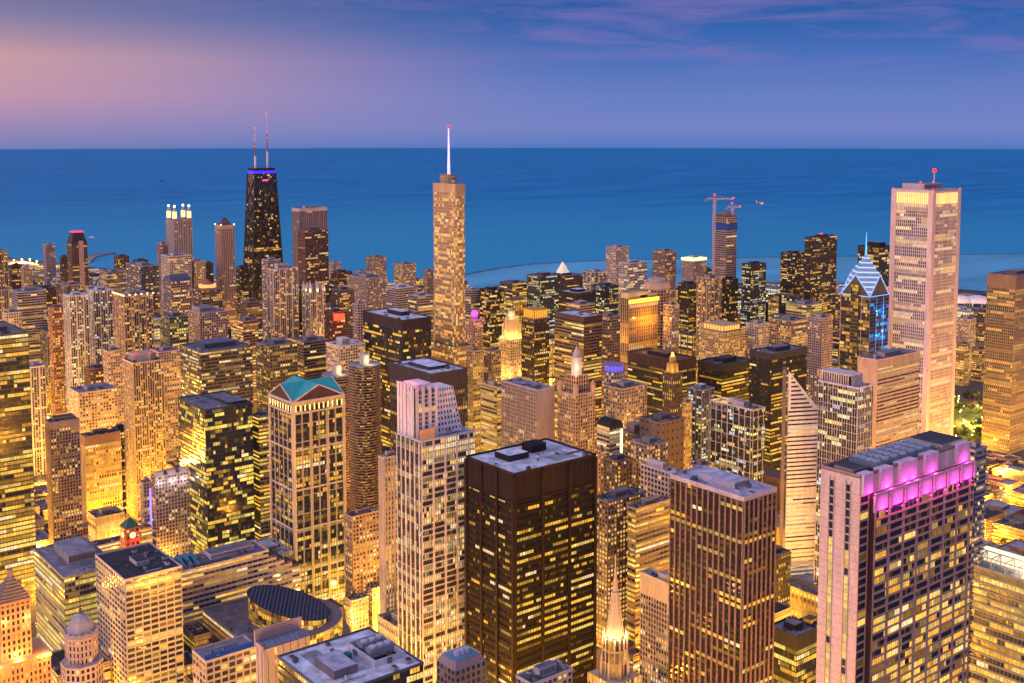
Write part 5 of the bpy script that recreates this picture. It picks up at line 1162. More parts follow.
def roundtower(label, px, y, Z, r, c, lit, pal, short, crown=None, st='piers', k=1.0, seed=1, nm='round_tower', cr=None):
    rng = random.Random(seed); C = unproj(px, y, Z); h = C.z; o = thing(nm, label, 'tower', (C.x, C.y, 0)); note(C.x - r, C.x + r, C.y - r, C.y + r, h, short)
    W, G = MB(), MB(); pg = [(r * math.cos(R(15 * q)), r * math.sin(R(15 * q))) for q in range(24)]; prismwalls(W, G, pg, 0, h, st, rng, lit=lit, pal=pal, bay=3, k=k)
    W.build('wall', [wallmat(tuple(v * .5 for v in c)), wallmat(c)], o); windows(G, o, GL, Z < 930)
    m = MB(); m.cyl(0, 0, r + .5, h, h + 1, 0, 24); m.build('roof', roofmat(GREY_ROOF), o)
    if crown:
        m = MB(); m.cyl(0, 0, r * .9, h + 1, h + 7, 0, 24); m.build('light_ring', glowmat(crown, 1.2), o); m = MB()
        for q in range(16): t = R(22.5 * q); m.bar((r * math.cos(t), r * math.sin(t), h), (r * math.cos(t), r * math.sin(t), h + 8), .55, 0, 4)
        m.cyl(0, 0, r * 1.02, h + 7, h + 8.2, 0, 24); m.build('crown', wallmat((.25, .2, .35)), o)
    elif cr: m = MB(); m.cyl(0, 0, r * 1.06, h - 6, h + 1.5, 0, 24); m.cyl(0, 0, r * .7, h + 1.5, h + 6, 0, 24); m.build('crown', wallmat(cr), o)
    return o, h
roundtower('tan round-cornered tower with a wide cap behind the gold one', 657, 283, 1380, 15, (.46, .32, .24), .2, 'O', 'the wide-capped tan tower', cr=(.55, .40, .32), seed=21)
T('lower tan wing right of the gold floodlit tower', 664, 679, 306, 1300, st='piers', c=(.50, .34, .22), lit=.3, pal='O', **O_)
roundtower('round pale tower wearing a violet-blue light ring', 614, 371, 1180, 10.5, (.42, .34, .36), .4, 'W', 'the violet-ringed round tower', crown=(.12, .10, 1.0), seed=22)
T('old stone corner block below the violet-ringed tower', 604, 647, 390, 1110, xc=622, st='punch', c=(.48, .35, .24), lit=.45, pal='O', short='the old stone corner block', top=0, **Bd)
T('pale ribbed tower with a blank pink side wall', 502, 554, 391, 1075, xc=537, st='piers', c=(.52, .42, .40), lit=.25, pal='W', short='the pale ribbed pink-sided tower', roof=(.28, .30, .38), pent=False, ov=dict(blank=True), ovw=dict(blank=False, lit=.28, bay=2.4, fh=3.9, pw=.9, sp=1.2), **O_)
T('small glowing yellow block left of the pale ribbed tower', 481, 504, 388, 1180, xc=497, st='bands', c=(.60, .48, .16), lit=.9, pal='Y', short='the small glowing yellow block', k=.9, **Bd)
T('taller yellow-lit block behind the small glowing one', 466, 482, 352, 1330, st='piers', c=(.58, .44, .16), lit=.6, pal='Y', **Bd)
T('orange-lit block beside the street crane glow', 484, 501, 352, 1380, st='punch', c=(.50, .34, .14), lit=.5, pal='O', **Bd)
T('broad dark block with a flat dark roof below the gold tower', 628, 696, 362, 1240, xc=675, st='bands', c=(.05, .035, .03), core=(.025, .02, .018), lit=.5, pal='Y', short='the broad dark block', roof=DARK_ROOF, top=11, topc=(.05, .03, .035), ov=dict(coh=.85, bay=2.4), **O_)
T('dark block with yellow floor bands right of the gold-tipped tower', 698, 752, 366, 1290, xc=722, st='bands', c=(.05, .04, .035), core=(.025, .02, .018), lit=.42, pal='Y', short='the dark yellow-banded block', roof=DARK_ROOF, top=8, topc=(.05, .045, .05), ov=dict(coh=.85, bay=2.4), **O_)
T('tall dark glass block with banded lights beside the slice-topped tower', 750, 807, 355, 1200, xc=772, st='bands', c=DARK, core=(.02, .02, .022), lit=.33, pal='Y', short='the tall dark banded block', roof=GREY_ROOF, top=6, topc=(.05, .045, .055), ov=dict(coh=.85, bay=2.4), **O_)
o, (X_, Y_, h_), rg = T('cream block with gold-lit crown above the dark banded block', 699, 746, 334, 1480, st='punch', c=(.58, .42, .22), lit=.5, pal='Y', short='the gold-crowned cream block', **Bd)
litcrown(o, -X_ * .8, X_ * .6, -Y_ * .8, Y_ * .8, h_ + 1.4, h_ + 10, (1, .60, .14), .8, wallmat((.55, .42, .2)), step=5)
T('plain cream office block left of the pink low tower', 746, 769, 325, 1500, st='punch', c=(.56, .46, .42), lit=.3, pal='O', **Bd)
T('pink stepped mid-rise above the lit green terrace', 808, 833, 319, 1500, st='punch', c=(.56, .38, .36), lit=.2, pal='O', short='the pink stepped mid-rise', **A)
T('low tan block with rooftop lights right of the cream office block', 770, 808, 322, 1620, st='grid', c=(.34, .26, .2), lit=.5, pal='O', **Bd)
T('shorter dark twin tower on the right shore', 781, 806, 254, 2220, st='grid', c=(.07, .05, .06), lit=.33, pal='O', short='the dark twin towers on the shore', **A)
T('taller dark twin tower on the right shore with a red roof lamp', 805, 837, 238, 2080, xc=811, st='grid', c=(.07, .05, .06), lit=.33, pal='O', beacon=(2, 3.2), **A)
T('wide low block with a green-lit terrace under the dark twins', 786, 822, 306, 1750, st='bands', c=(.36, .33, .25), lit=.7, pal='G', **Bd)
T('dark tower with a wide white roof house behind the blue-lit point', 858, 893, 248, 1740, st='curtain', c=DARK, lit=.3, pal='O', short='the dark tower with a white roof house', pent=(.3, .75, .2, .8, 7), **A)
T('tan tower with a brown crown at the right edge', 988, 1046, 277, 1430, xc=1016, st='piers', c=(.30, .23, .18), core=(.06, .045, .035), lit=.42, pal='Y', name='skyscraper', cat='skyscraper', short='the brown-crowned tower at the right edge', top=17, topc=(.22, .15, .14), ov=dict(bay=2.6, coh=.85, bands=((.2, .22, 1), (.4, .42, 1), (.6, .62, 1), (0, .06, 1))), beacon=(1, 2))
for q in (0,):
    pass
T('pale low apartment block right of the tall white tower', 957, 976, 320, 1950, st='punch', c=(.45, .38, .36), lit=.3, pal='O', short='the low blocks by the white tent roofs', **A)
T('dark low block right of the pale apartment block', 974, 991, 313, 2050, st='grid', c=(.10, .10, .12), lit=.3, pal='O', **A)
T('orange-lit slab between the white tower and the edge tower', 955, 970, 345, 1830, st='grid', c=(.26, .20, .14), lit=.45, pal='O', **A)
T('dark slab right of the orange-lit slab', 972, 988, 350, 1860, st='grid', c=(.13, .11, .10), lit=.5, pal='O', **A)
# centre right, middle distance
T('pale stone slab with a blank western wall and lit ribbon windows', 858, 920, 361, 1130, xc=878, st='bands', c=(.50, .34, .30), core=(.40, .28, .25), lit=.5, pal='W', short='the blank-walled pale slab', roof=GREY_ROOF, top=8, ov=dict(coh=.9, k=.75, sp=2.2, sd=.15), ovw=dict(blank=True), name='office_tower', cat='tower')
o, (X_, Y_, h_), rg = T('white-framed glass tower with a tall screened crown', 819, 873, 389, 900, xc=858, st='grid', c=(.62, .52, .52), core=(.10, .09, .10), lit=.22, pal='M', short='the white-framed screened tower', roof=(.3, .32, .4), pent=False, ov=dict(bay=2.3, fh=3.4, pw=.2, sp=.5, mk=2, mw=.55, smi=0, fk=2), **A)
m = MB()
a_ = (-X_ * .95, X_ * .55, -Y_ * .6, Y_ * .95)
for q in range(10): x = a_[0] + (a_[1] - a_[0]) * q / 9; m.box(x - .35, x + .35, a_[2] - .35, a_[2] + .35, h_, h_ + 9)
for q in range(14): y = a_[2] + (a_[3] - a_[2]) * q / 13; m.box(a_[0] - .35, a_[0] + .35, y - .35, y + .35, h_, h_ + 9)
m.box(a_[0] - .6, a_[1] + .6, a_[2] - .6, a_[3] + .6, h_ + 9, h_ + 9.8); m.build('crown_screen', wallmat((.66, .56, .56)), o)
m = MB(); m.box(a_[0] + 1, a_[1] - 1, a_[2] + 1, a_[3] - 1, h_, h_ + 8.9); m.build('penthouse', wallmat((.08, .07, .08)), o)
lamp(o, (X_ * .8, Y_ * .2, h_ + 6), 4000, (1, .6, .2), .5)
o, (X_, Y_, h_), rg = T('white-gridded condominium with a gold-lit roof corner', 711, 765, 411, 960, xc=753, st='grid', c=(.58, .46, .38), core=(.06, .06, .07), lit=.30, pal='M', short='the gold-cornered gridded condominium', roof=(.25, .27, .3), ov=dict(bay=2.2, fh=3.3, pw=.2, sp=.8, mk=3, mw=.8, smi=0, mmi=0, fk=3), **A)
lamp(o, (-X_ * .5, Y_ * .6, h_ + 7), 12000, (1, .6, .12), .6)
T('blue-grey glass condominium with balconies left of the gridded one', 688, 714, 391, 1130, st='resi', c=(.20, .22, .28), lit=.35, pal='M', short='the blue-grey balcony condominium', roof=PALE_ROOF, **A)
T('gold-lit narrow block between the brown mass and the condominium', 680, 692, 404, 1120, st='punch', c=(.55, .38, .12), lit=.5, pal='Y', **Bd)
T('massive plain brown block with rooftop sheds', 640, 684, 424, 960, xc=661, st='punch', c=(.22, .13, .09), lit=.08, pal='O', short='the massive brown block', roof=(.12, .10, .12), ov=dict(bay=6, fh=7, pw=4, sp=5), **Bd)
T('brown setback block with many roof houses', 620, 652, 436, 985, st='punch', c=(.32, .20, .13), lit=.3, pal='O', pent=(.2, .7, .3, .8, 8), units=6, **Bd)
o, (X_, Y_, h_), rg = T('small tower with a curved black roof and a lit glass stair', 597, 623, 428, 960, st='bands', c=(.48, .40, .34), lit=.5, pal='W', short='the small curved-roof tower', noroof=True, **Bd)
m = MB()
for k in range(10):
    t0, t1 = math.pi * k / 10, math.pi * (k + 1) / 10
    m.quad((-X_ * math.cos(t0), -Y_, h_ + 6 * math.sin(t0)), (-X_ * math.cos(t1), -Y_, h_ + 6 * math.sin(t1)), (-X_ * math.cos(t1), Y_, h_ + 6 * math.sin(t1)), (-X_ * math.cos(t0), Y_, h_ + 6 * math.sin(t0)))
m.poly([(-X_ * math.cos(math.pi * k / 10), -Y_, h_ + 6 * math.sin(math.pi * k / 10)) for k in range(11)][::-1]); m.build('roof', wallmat((.03, .03, .035)), o)
m = MB(); m.box(X_ * .55, X_ * .9, -Y_ - .5, -Y_ - .2, 10, h_ - 3); m.build('lit_stair', glowmat((1, .85, .5), 1.6), o)
T('orange brick stack of apartments left of the curved-roof tower', 596, 606, 452, 930, st='punch', c=(.5, .25, .12), lit=.6, pal='O', **A)
T('dark old block under the curved-roof tower with lit cornice', 604, 632, 463, 900, st='punch', c=(.15, .10, .07), lit=.4, pal='O', short='the dark old block', **Bd)
T('wide old tan block with terraces right of the dark old block', 631, 668, 447, 915, st='punch', c=(.38, .24, .16), lit=.35, pal='O', units=6, **Bd)
T('white gridded block with a snow-white roof', 641, 692, 478, 850, xc=683, st='grid', c=(.60, .50, .47), core=(.12, .10, .1), lit=.25, pal='O', short='the white snow-roofed grid block', roof=(.62, .62, .72), pent=(.2, .5, .5, .9, 6), ov=dict(bay=3.8, fh=4.2, pw=1.1, sp=1.4), **Bd)
T('brick block tucked beside the snow-roofed grid block', 690, 712, 468, 890, st='punch', c=(.40, .18, .12), lit=.3, pal='O', **Bd)
T('dark flat-roofed department block with red corner lamps', 594, 646, 503, 830, xc=608, st='punch', c=(.26, .18, .15), lit=.5, pal='O', short='the red-lamped department block', roof=(.22, .2, .24), units=7, beacon=(1, 1.4), **Bd)
T('tan terraced hotel with lit floors and a yellow roof edge', 628, 672, 510, 820, xc=636, st='bands', c=(.42, .28, .18), lit=.6, pal='Y', short='the lit terraced hotel', roof=(.3, .26, .26), **Bd)
T('tall brown tower of thin pink piers with a lavender roof', 671, 776, 499, 640, xc=744, st='piers', c=(.34, .19, .17), core=(.03, .02, .02), lit=.14, pal='Y', name='skyscraper', cat='skyscraper', short='the brown pier-striped tower', roof=(.50, .50, .62), pent=(.3, .75, .25, .75, 4.5), units=4, glass=(.014, .012, .014), top=1.6, topc=(.48, .42, .50),
  ov=dict(bay=4.4, fh=3.9, pw=.95, pd=.9, sp=1.6, sd=.2, coh=.55, smi=0, bands=((.20, .215, .8), (.66, .68, .85), (.86, .88, .6), (.05, .07, .8))))
T('cream gridded tower with a ribbed top left of the brown pier tower', 641, 700, 594, 735, xc=690, st='grid', c=(.60, .48, .38), core=(.15, .11, .08), lit=.3, pal='W', short='the cream ribbed-top tower', roof=(.36, .38, .48), top=14, topc=(.62, .52, .44), ov=dict(bay=2.6, fh=3.8, pw=.9, sp=1.1), **O_)
T('low roofed block at the bottom centre with bluish rooftop units', 517, 572, 686, 500, xc=532, st='punch', c=(.42, .38, .40), lit=.2, pal='Y', short='the low block at the bottom centre', roof=(.14, .14, .2), units=7, **Bd)
o, (X_, Y_, h_), rg = T('small brown tower with a chamfered blue-grey roof at the bottom', 437, 486, 672, 520, xc=455, st='punch', c=(.26, .19, .19), lit=.05, pal='Y', short='the small bevel-roofed tower', noroof=True, **Bd)
m = MB(); q_ = lambda f: [(-X_ * f, -Y_ * f), (X_ * f, -Y_ * f), (X_ * f, Y_ * f), (-X_ * f, Y_ * f)]; m.prism(q_(1.0), h_, h_ + 3.5, 0, False, True, q_(.8)); m.build('crown', wallmat((.30, .22, .22)), o)
m = MB(); m.prism(q_(.78), h_ + 3.5, h_ + 3.9, 0); m.build('roof', roofmat((.16, .26, .42)), o)
for k in range(3): m = MB(); m.cyl(-X_ * .3 + k * X_ * .3, 0, 1.6, h_ + 3.9, h_ + 6, 0, 12); m.build('roof_unit', wallmat((.5, .5, .6)), o)
T('slender round-shouldered tower behind the magenta crown', 966, 986, 452, 640, xc=975, st='balcony', c=(.46, .36, .40), lit=.35, pal='W', short='the slender round-shouldered tower', roof=DARK_ROOF, ov=dict(bay=2.6, mk=0), **A)
o, (X_, Y_, h_), rg = T('glass building at the bottom right with trusses on a glowing roof', 950, 1090, 594, 600, xc=1062, st='bands', c=(.40, .34, .24), core=(.16, .13, .1), lit=.55, pal='Y', short='the trussed glass building', roof=(.4, .4, .42), pent=False, units=3, ov=dict(fh=4.2, bay=2.4, sp=1.3, bands=((.93, .985, .9), (.84, .86, .95))), **Bd)
m = MB()
for q in range(8):
    y = -Y_ + 2 * Y_ * q / 8
    m.bar((-X_ + 1, y, h_), (-X_ + 1, y, h_ + 7), .3, 0, 4); m.bar((-X_ + 1, y, h_ + 7), (-X_ + 12, y, h_ + 7), .3, 0, 4); m.bar((-X_ + 1, y, h_), (-X_ + 12, y, h_ + 7), .25, 0, 4); m.bar((-X_ + 12, y, h_), (-X_ + 12, y, h_ + 7), .3, 0, 4)
m.bar((-X_ + 1, -Y_, h_ + 7), (-X_ + 1, Y_, h_ + 7), .35, 0, 4); m.bar((-X_ + 12, -Y_, h_ + 7), (-X_ + 12, Y_, h_ + 7), .35, 0, 4); m.build('roof_truss', wallmat((.55, .52, .5)), o)
m = MB(); m.box(-X_ + 14, X_ - 6, -Y_ + 5, Y_ - 8, h_, h_ + 4); m.build('skylight', glowmat((1, .85, .5), .9), o)
lamp(o, (-X_ + 10, -Y_ * .3, h_ + 5), 8000, (1, .8, .4), .6)
T('gold-lit classical block between the brown pier tower and the magenta crown', 768, 862, 603, 900, xc=832, st='punch', c=(.60, .40, .16), lit=.75, pal='Y', short='the gold-lit classical block', roof=(.36, .38, .46), ov=dict(bay=4, pw=1.2, fh=5, sp=1.2), **Bd)
T('small black glass box at the foot of the brown pier tower', 770, 817, 638, 720, xc=797, st='curtain', c=(.05, .045, .05), lit=.4, pal='Y', short='the black glass box', roof=(.24, .24, .28), top=9, topc=(.06, .055, .06), **O_)
# left, middle distance
T('tall glass tower with green-gold lit floors at the left edge', -40, 28, 338, 955, xc=-18, st='curtain', c=(.16, .13, .07), core=(.06, .05, .03), lit=.8, pal='Y', name='skyscraper', cat='skyscraper', short='the green-gold tower at the left edge', roof=GREY_ROOF, ov=dict(bay=2.6, fh=4.0, sp=1.2, bands=((.56, .60, 0), (.9, 1, .9))))
T('small white and dark tower right of the green-gold one', 26, 45, 368, 1340, st='resi', c=(.56, .48, .50), lit=.2, pal='O', **A)
T('slim cream apartment tower with a rounded parapet', 45, 79, 424, 1040, xc=50, st='grid', c=(.60, .42, .28), lit=.3, pal='O', short='the slim cream apartment tower', roof=DARK_ROOF, top=6, topc=(.62, .46, .36), pent=(.2, .9, .3, .9, 4), ov=dict(bay=2.8, fh=3.1, pw=1.1, sp=1.0), **A)
T('dark-topped block with glowing cream ribs', 80, 120, 438, 1150, xc=85, st='piers', c=(.60, .42, .18), lit=.55, pal='Y', short='the dark-topped glowing block', top=9, topc=(.20, .14, .15), roof=DARK_ROOF, **Bd)
T('dark glass block right of the glowing ribs', 112, 127, 430, 1200, st='grid', c=DARK, lit=.3, pal='O', **Bd)
T('broad beige apartment block with a long roofline', 69, 117, 394, 1260, xc=79, st='punch', c=(.56, .40, .30), lit=.35, pal='O', short='the broad beige apartment block', units=6, **A)
T('dark brick penthouse block behind the beige one', 85, 106, 370, 1420, st='grid', c=(.20, .10, .09), lit=.2, pal='O', **A)
T('pinkish tower wedged between the dark brick and cream towers', 103, 122, 352, 1400, st='punch', c=(.48, .34, .30), lit=.3, pal='O', **A)
o, (X_, Y_, h_), rg = T('tall cream condominium of ribbed bays with red roof lamps', 122, 163, 364, 1180, xc=133, st='resi', c=(.60, .44, .32), core=(.14, .10, .08), lit=.35, pal='Y', short='the tall cream ribbed condominium', roof=DARK_ROOF, ov=dict(bay=2.6, mk=3, mw=1.3), **A)
m = MB(); m.prism([(-X_ * .7, -Y_ * .5), (X_ * .2, -Y_ * .9), (X_ * .8, -Y_ * .3), (X_ * .8, Y_ * .7), (-X_ * .7, Y_ * .8)], h_, h_ + 8); m.build('crown', wallmat((.52, .38, .30)), o)
for a_ in ((-X_ * .6, -Y_ * .4), (X_ * .2, -Y_ * .8), (X_ * .75, -Y_ * .2)): beacon(o, (*a_, h_ + 9), 1.0, (1, .12, .2), 4)
T('mauve tower behind the tall cream condominium', 150, 181, 353, 1370, st='punch', c=(.50, .34, .34), lit=.35, pal='O', short='the mauve tower', **A)
T('dark glass office tower with lit lower roof slab, rear of two', 180, 252, 353, 1240, xc=201, st='bands', c=(.14, .13, .12), core=(.04, .04, .04), lit=.5, pal='W', short='the rear dark glass office tower', roof=(.14, .15, .22), pent=(.2, .8, .3, .8, 6), ov=dict(bay=2.4, fh=4, coh=.7), **O_)
T('dark glass office tower with a brown flat roof, front of two', 178, 252, 411, 1040, xc=205, st='curtain', c=(.07, .07, .07), core=(.03, .03, .035), lit=.34, pal='G', short='the front dark glass office tower', roof=(.22, .19, .24), pent=(.55, .95, .1, .5, 3), ov=dict(bay=2.4, fh=4, coh=.6), glass=(.03, .035, .045), **O_)
T('low tan block with tall windows behind the long riverside roof', 88, 124, 519, 1080, xc=96, st='punch', c=(.52, .36, .2), lit=.7, pal='O', short='the low tall-windowed block', roof=(.3, .26, .24), ov=dict(bay=5, fh=7, pw=1.5, sp=2), **Bd)
T('small yellow-lit block at the corner right of the clock tower', 137, 152, 530, 1040, st='bands', c=(.5, .36, .16), lit=.9, pal='Y', roof=(.3, .28, .3), **Bd)
o, (X_, Y_, h_), rg = T('pinkish tower with floodlit gables and a violet light strip', 151, 189, 478, 1050, xc=155, st='punch', c=(.46, .34, .36), lit=.2, pal='W', short='the floodlit gabled tower', roof=GREY_ROOF, **A)
for k in range(3): m = MB(); m.box(-X_ + .5 + k * X_ * .7, -X_ + .5 + k * X_ * .7 + X_ * .45, -Y_ - .9, -Y_ + 4, h_, h_ + 5); m.build('gable', wallmat((.6, .48, .5)), o); lamp(o, (-X_ + k * X_ * .7 + X_ * .25, -Y_ - 4, h_ - 6), 3000, (1, .8, .75), .5)
T('low wing carrying a violet neon strip beside the floodlit gables', 140, 152, 484, 1055, st='punch', c=(.5, .4, .4), lit=.3, pal='W', short=None, **A)
m = MB(); o_ = [x for x in COL.objects if x.get('label') == 'low wing carrying a violet neon strip beside the floodlit gables'][0]; hh_ = o_['_h']
f_ = foot(140, 152, 484, 1055); m.box(f_[2] / 2 - 3.0, f_[2] / 2 - .8, -f_[3] / 2 - .9, -f_[3] / 2 - .5, 18, hh_ - 5); m.build('neon_strip', glowmat((.30, .22, 1.0), 1.8), o_)
T('long low riverside building with a flat dark roof at the left', -63.5, 146, 582, 950, xc=-60, st='bands', c=(.36, .26, .26), lit=.4, pal='Y', short='the long riverside building', roof=(.15, .13, .16), pent=(.35, .55, .3, .8, 3), units=9, ov=dict(bay=3), **Bd)
T('glass office block of jagged lit green bays with a plant house', 34, 118, 579, 800, xc=64, st='bands', c=(.36, .32, .24), core=(.12, .11, .08), lit=.75, pal='G', short='the jagged green-lit block', roof=(.30, .27, .32), pent=(.3, .8, .35, .85, 7), units=3, ov=dict(bay=2.6, fh=4, sp=1.3), **O_)
T('white gridded office block with a black roof', 96, 181, 581, 740, xc=125, st='grid', c=(.52, .46, .46), core=(.04, .035, .04), lit=.05, pal='Y', short='the white gridded black-roofed block', roof=(.035, .035, .045), pent=(.4, .62, .35, .6, 3), units=8, top=0,
  ov=dict(bay=5.4, fh=4.0, pw=.7, sp=1.5, sd=.35, pd=.5, coh=.4, bands=((.9, .935, .75), (.55, .58, .8), (0, .45, .22))), **O_)
o, (X_, Y_, h_), rg = T('long pale banded office block stepping down to the east', 167, 268, 573, 835, xc=181, st='bands', c=(.82, .62, .52), core=(.10, .07, .07), lit=.25, pal='Y', short='the long banded office block', roof=(.20, .18, .22), pent=(.4, .9, .4, .9, 4), units=6, ov=dict(fh=4.1, sp=2.1, sd=.5, bands=((0, .25, .8),)), name='office_building', cat='building')
W_, G_ = MB(), MB()
for k in range(4):
    x0, x1 = X_ + k * 7, X_ + (k + 1) * 7; z = h_ - 4.1 * (k + 1)
    prismwalls(W_, G_, [(x0, -Y_), (x1, -Y_), (x1, Y_ * .6), (x0, Y_ * .6)], 0, z, 'bands', rg, lit=.3, pal='Y', fh=4.1, sp=2.1, sd=.5)
W_.build('terrace_wing', [wallmat((.10, .07, .07)), wallmat((.72, .54, .46))], o); windows(G_, o, GL, False)
for k in range(4):
    m = MB(); x0 = -X_ - 3 + k * 5.5; m.quad((x0, -Y_ + 2, h_ - 6), (x0 + 5, -Y_ + 2, h_ - 1), (x0 + 5, -Y_ + 24, h_ + 7), (x0, -Y_ + 24, h_ + 2)); m.quad((x0, -Y_ + 2, h_ - 6.3), (x0, -Y_ + 24, h_ + 1.7), (x0 + 5, -Y_ + 24, h_ + 6.7), (x0 + 5, -Y_ + 2, h_ - 1.3)); m.build('sloped_glazing', wallmat((.05, .14, .22), .15, .3, .5), o)
T('low black-roofed building in front of the white gridded block', 124, 204, 675, 760, xc=160, st='punch', c=(.30, .24, .18), lit=.4, pal='Y', short='the low black-roofed building', roof=(.03, .03, .035), units=8, **Bd)
o, (X_, Y_, h_), rg = T('pale gridded low block with a blue strip skylight', 193, 257, 663, 640, xc=206, st='grid', c=(.56, .44, .40), core=(.10, .08, .07), lit=.3, pal='Y', short='the low block with a blue skylight', roof=(.3, .26, .28), pent=False, units=3, ov=dict(bay=4.5, fh=4.1, pw=.9, sp=1.4), **Bd)
m = MB(); m.prism([(-X_, -Y_ + .3), (X_, -Y_ + .3), (X_, -Y_ + 6), (-X_, -Y_ + 6)], h_ + 1.3, h_ + 3, 0, False, True, [(-X_, -Y_ + 2.4), (X_, -Y_ + 2.4), (X_, -Y_ + 3.9), (-X_, -Y_ + 3.9)]); m.build('skylight', wallmat((.04, .12, .30), .2, .2, .4), o)
# between the green-roofed and white stepped towers
T('orange concrete tower with an arched niche and zig-zag bays', 345, 379, 518, 900, xc=352, st='slab', c=(.50, .30, .15), core=(.14, .08, .05), lit=.3, pal='O', short='the zig-zag orange tower', roof=DARK_ROOF, ov=dict(bay=3.4, fh=3.5, sp=1.4), **A)
T('slim pale ribbed tower squeezed left of the white stepped tower', 379, 400, 459, 830, xc=384, st='piers', c=(.56, .44, .36), lit=.3, pal='O', short='the slim pale ribbed tower', roof=DARK_ROOF, ov=dict(bay=2.6, pw=1.3, mk=3, mw=2), **O_)
T('low cream block with a glowing skylight at the foot of the slim tower', 361, 398, 590, 905, xc=372, st='punch', c=(.58, .46, .28), lit=.5, pal='Y', roof=(.4, .36, .28), **Bd)
T('flat black-roofed podium beside the sliced drum', 346, 368, 602, 885, xc=352, st='punch', c=(.50, .36, .22), lit=.4, pal='Y', roof=(.03, .03, .03), pent=False, **Bd)
T('low tan annex lit yellow under the white stepped tower', 378, 424, 629, 800, xc=398, st='punch', c=(.52, .38, .22), lit=.6, pal='Y', roof=(.3, .25, .2), **Bd)
T('low lit podium between the dark three-bay tower and stepped tower', 421, 470, 650, 800, xc=433, st='punch', c=(.46, .32, .18), lit=.75, pal='Y', roof=(.3, .25, .2), **Bd)

# white tent roofs of the pier
for px, y, w in ((962, 287, 20), (978, 283, 26), (995, 286, 18), (842, 276, 14)):
    C = unproj(px, y, 2700 if px > 900 else 2900); s = w * 2700 / F * .6
    o = thing('tent_roof', {962: 'lit white tent roof nearest the tall white tower', 978: 'largest white tent roof on the pier', 995: 'white tent roof next to the brown-crowned edge tower', 842: 'small pale vaulted roof by the dark twin towers'}[px], 'tent roof', (C.x, C.y, 0)); note(C.x - s, C.x + s, C.y - s, C.y + s, C.z)
    m = MB(); n = 16
    for (r0, z0), (r1, z1) in zip([(1, -.0), (.8, .45), (.5, .8), (.2, .97)], [(.8, .45), (.5, .8), (.2, .97), (.02, 1)]):
        zz = 12; H = 16
        m.cyl(0, 0, s * r0, zz + H * z0, zz + H * z1, 0, n, s * r1, False)
    m.build('canopy', wallmat((.75, .72, .78)), o)
    m = MB()
    for k in range(8): t = R(45 * k); m.bar((s * .95 * math.cos(t), s * .95 * math.sin(t), 0), (s * .95 * math.cos(t), s * .95 * math.sin(t), 13), .8, 0, 4)
    m.build('post', wallmat((.5, .5, .5)), o)
    if px in (962,): lamp(o, (0, -s * 1.1, 12), 9000, (1, .75, .3), 2)
# ================================================================ the smaller city blocks between
rng = random.Random(77)
def clash(x0, x1, y0, y1, lst, g=2):
    return any(x0 < b[1] + g and x1 > b[0] - g and y0 < b[3] + g and y1 > b[2] - g for b in lst)
CAND = []
def envelope(px):      # nothing small may rise above this row
    return 279 if px < 480 else 288
for (x0, x1, y0, y1) in BLOCKS:
    nx = 2 if rng.random() < .6 else 3; ny = 2 if (y1 - y0) < 120 else 3
    d0 = proj(((x0 + x1) / 2, (y0 + y1) / 2, 0))[2]
    if d0 > 2100: nx = 2; ny = 2
    for i in range(nx):
        for j in range(ny):
            if rng.random() < .06: continue
            a = x0 + 3 + (x1 - x0 - 6) * i / nx + .8; b = x0 + 3 + (x1 - x0 - 6) * (i + 1) / nx - .8
            c = y0 + 3 + (y1 - y0 - 6) * j / ny + .8; d = y0 + 3 + (y1 - y0 - 6) * (j + 1) / ny - .8
            b -= rng.uniform(0, .2) * (b - a); d -= rng.uniform(0, .2) * (d - c)
            if PK[0] - 5 < (a + b) / 2 < PK[1] + 5 and PK[2] - 5 < (c + d) / 2 < PK[3] + 5: continue
            z = rng.choice((12, 16, 22, 28, 35, 45, 60, 80)) * rng.uniform(.8, 1.2)
            if d0 < 900: z = min(z, 45)
            elif d0 > 2500: z = min(z, 40)
            elif d0 > 1150: z *= rng.uniform(.9, 1.35)
            pp = proj((a, c, 0))
            if pp[0] > 925 and 1480 < d0 < 1800: continue
            if pp[0] > 925 and 1290 < d0: z = rng.uniform(5, 9)
            if pp[0] > 900 and d0 >= 760: z = min(z, 22)
            if pp[0] < 270 and 960 < d0 < 1500: z = min(z, rng.choice((9, 14, 22)))
            if 455 < pp[0] < 520 and 900 < d0 < 1500: z = min(z, 20)
            if clash(a, b, c, d, HERO):
                # shrink to what is left of the plot
                m_ = (a + b) / 2; k_ = (c + d) / 2; ok = False
                for q in ((a, m_, c, k_), (m_, b, c, k_), (a, m_, k_, d), (m_, b, k_, d)):
                    if not clash(*q, HERO): a, b, c, d = q; ok = True; break
                if not ok: continue
            pr = proj((a, c, z))
            while z > 10 and pr[1] < envelope(pr[0]): z -= 4; pr = proj((a, c, z))
            if not (-40 < pr[0] < 1060) or pr[2] < 420 or pr[1] > 720: continue
            CAND.append((a, b, c, d, z))
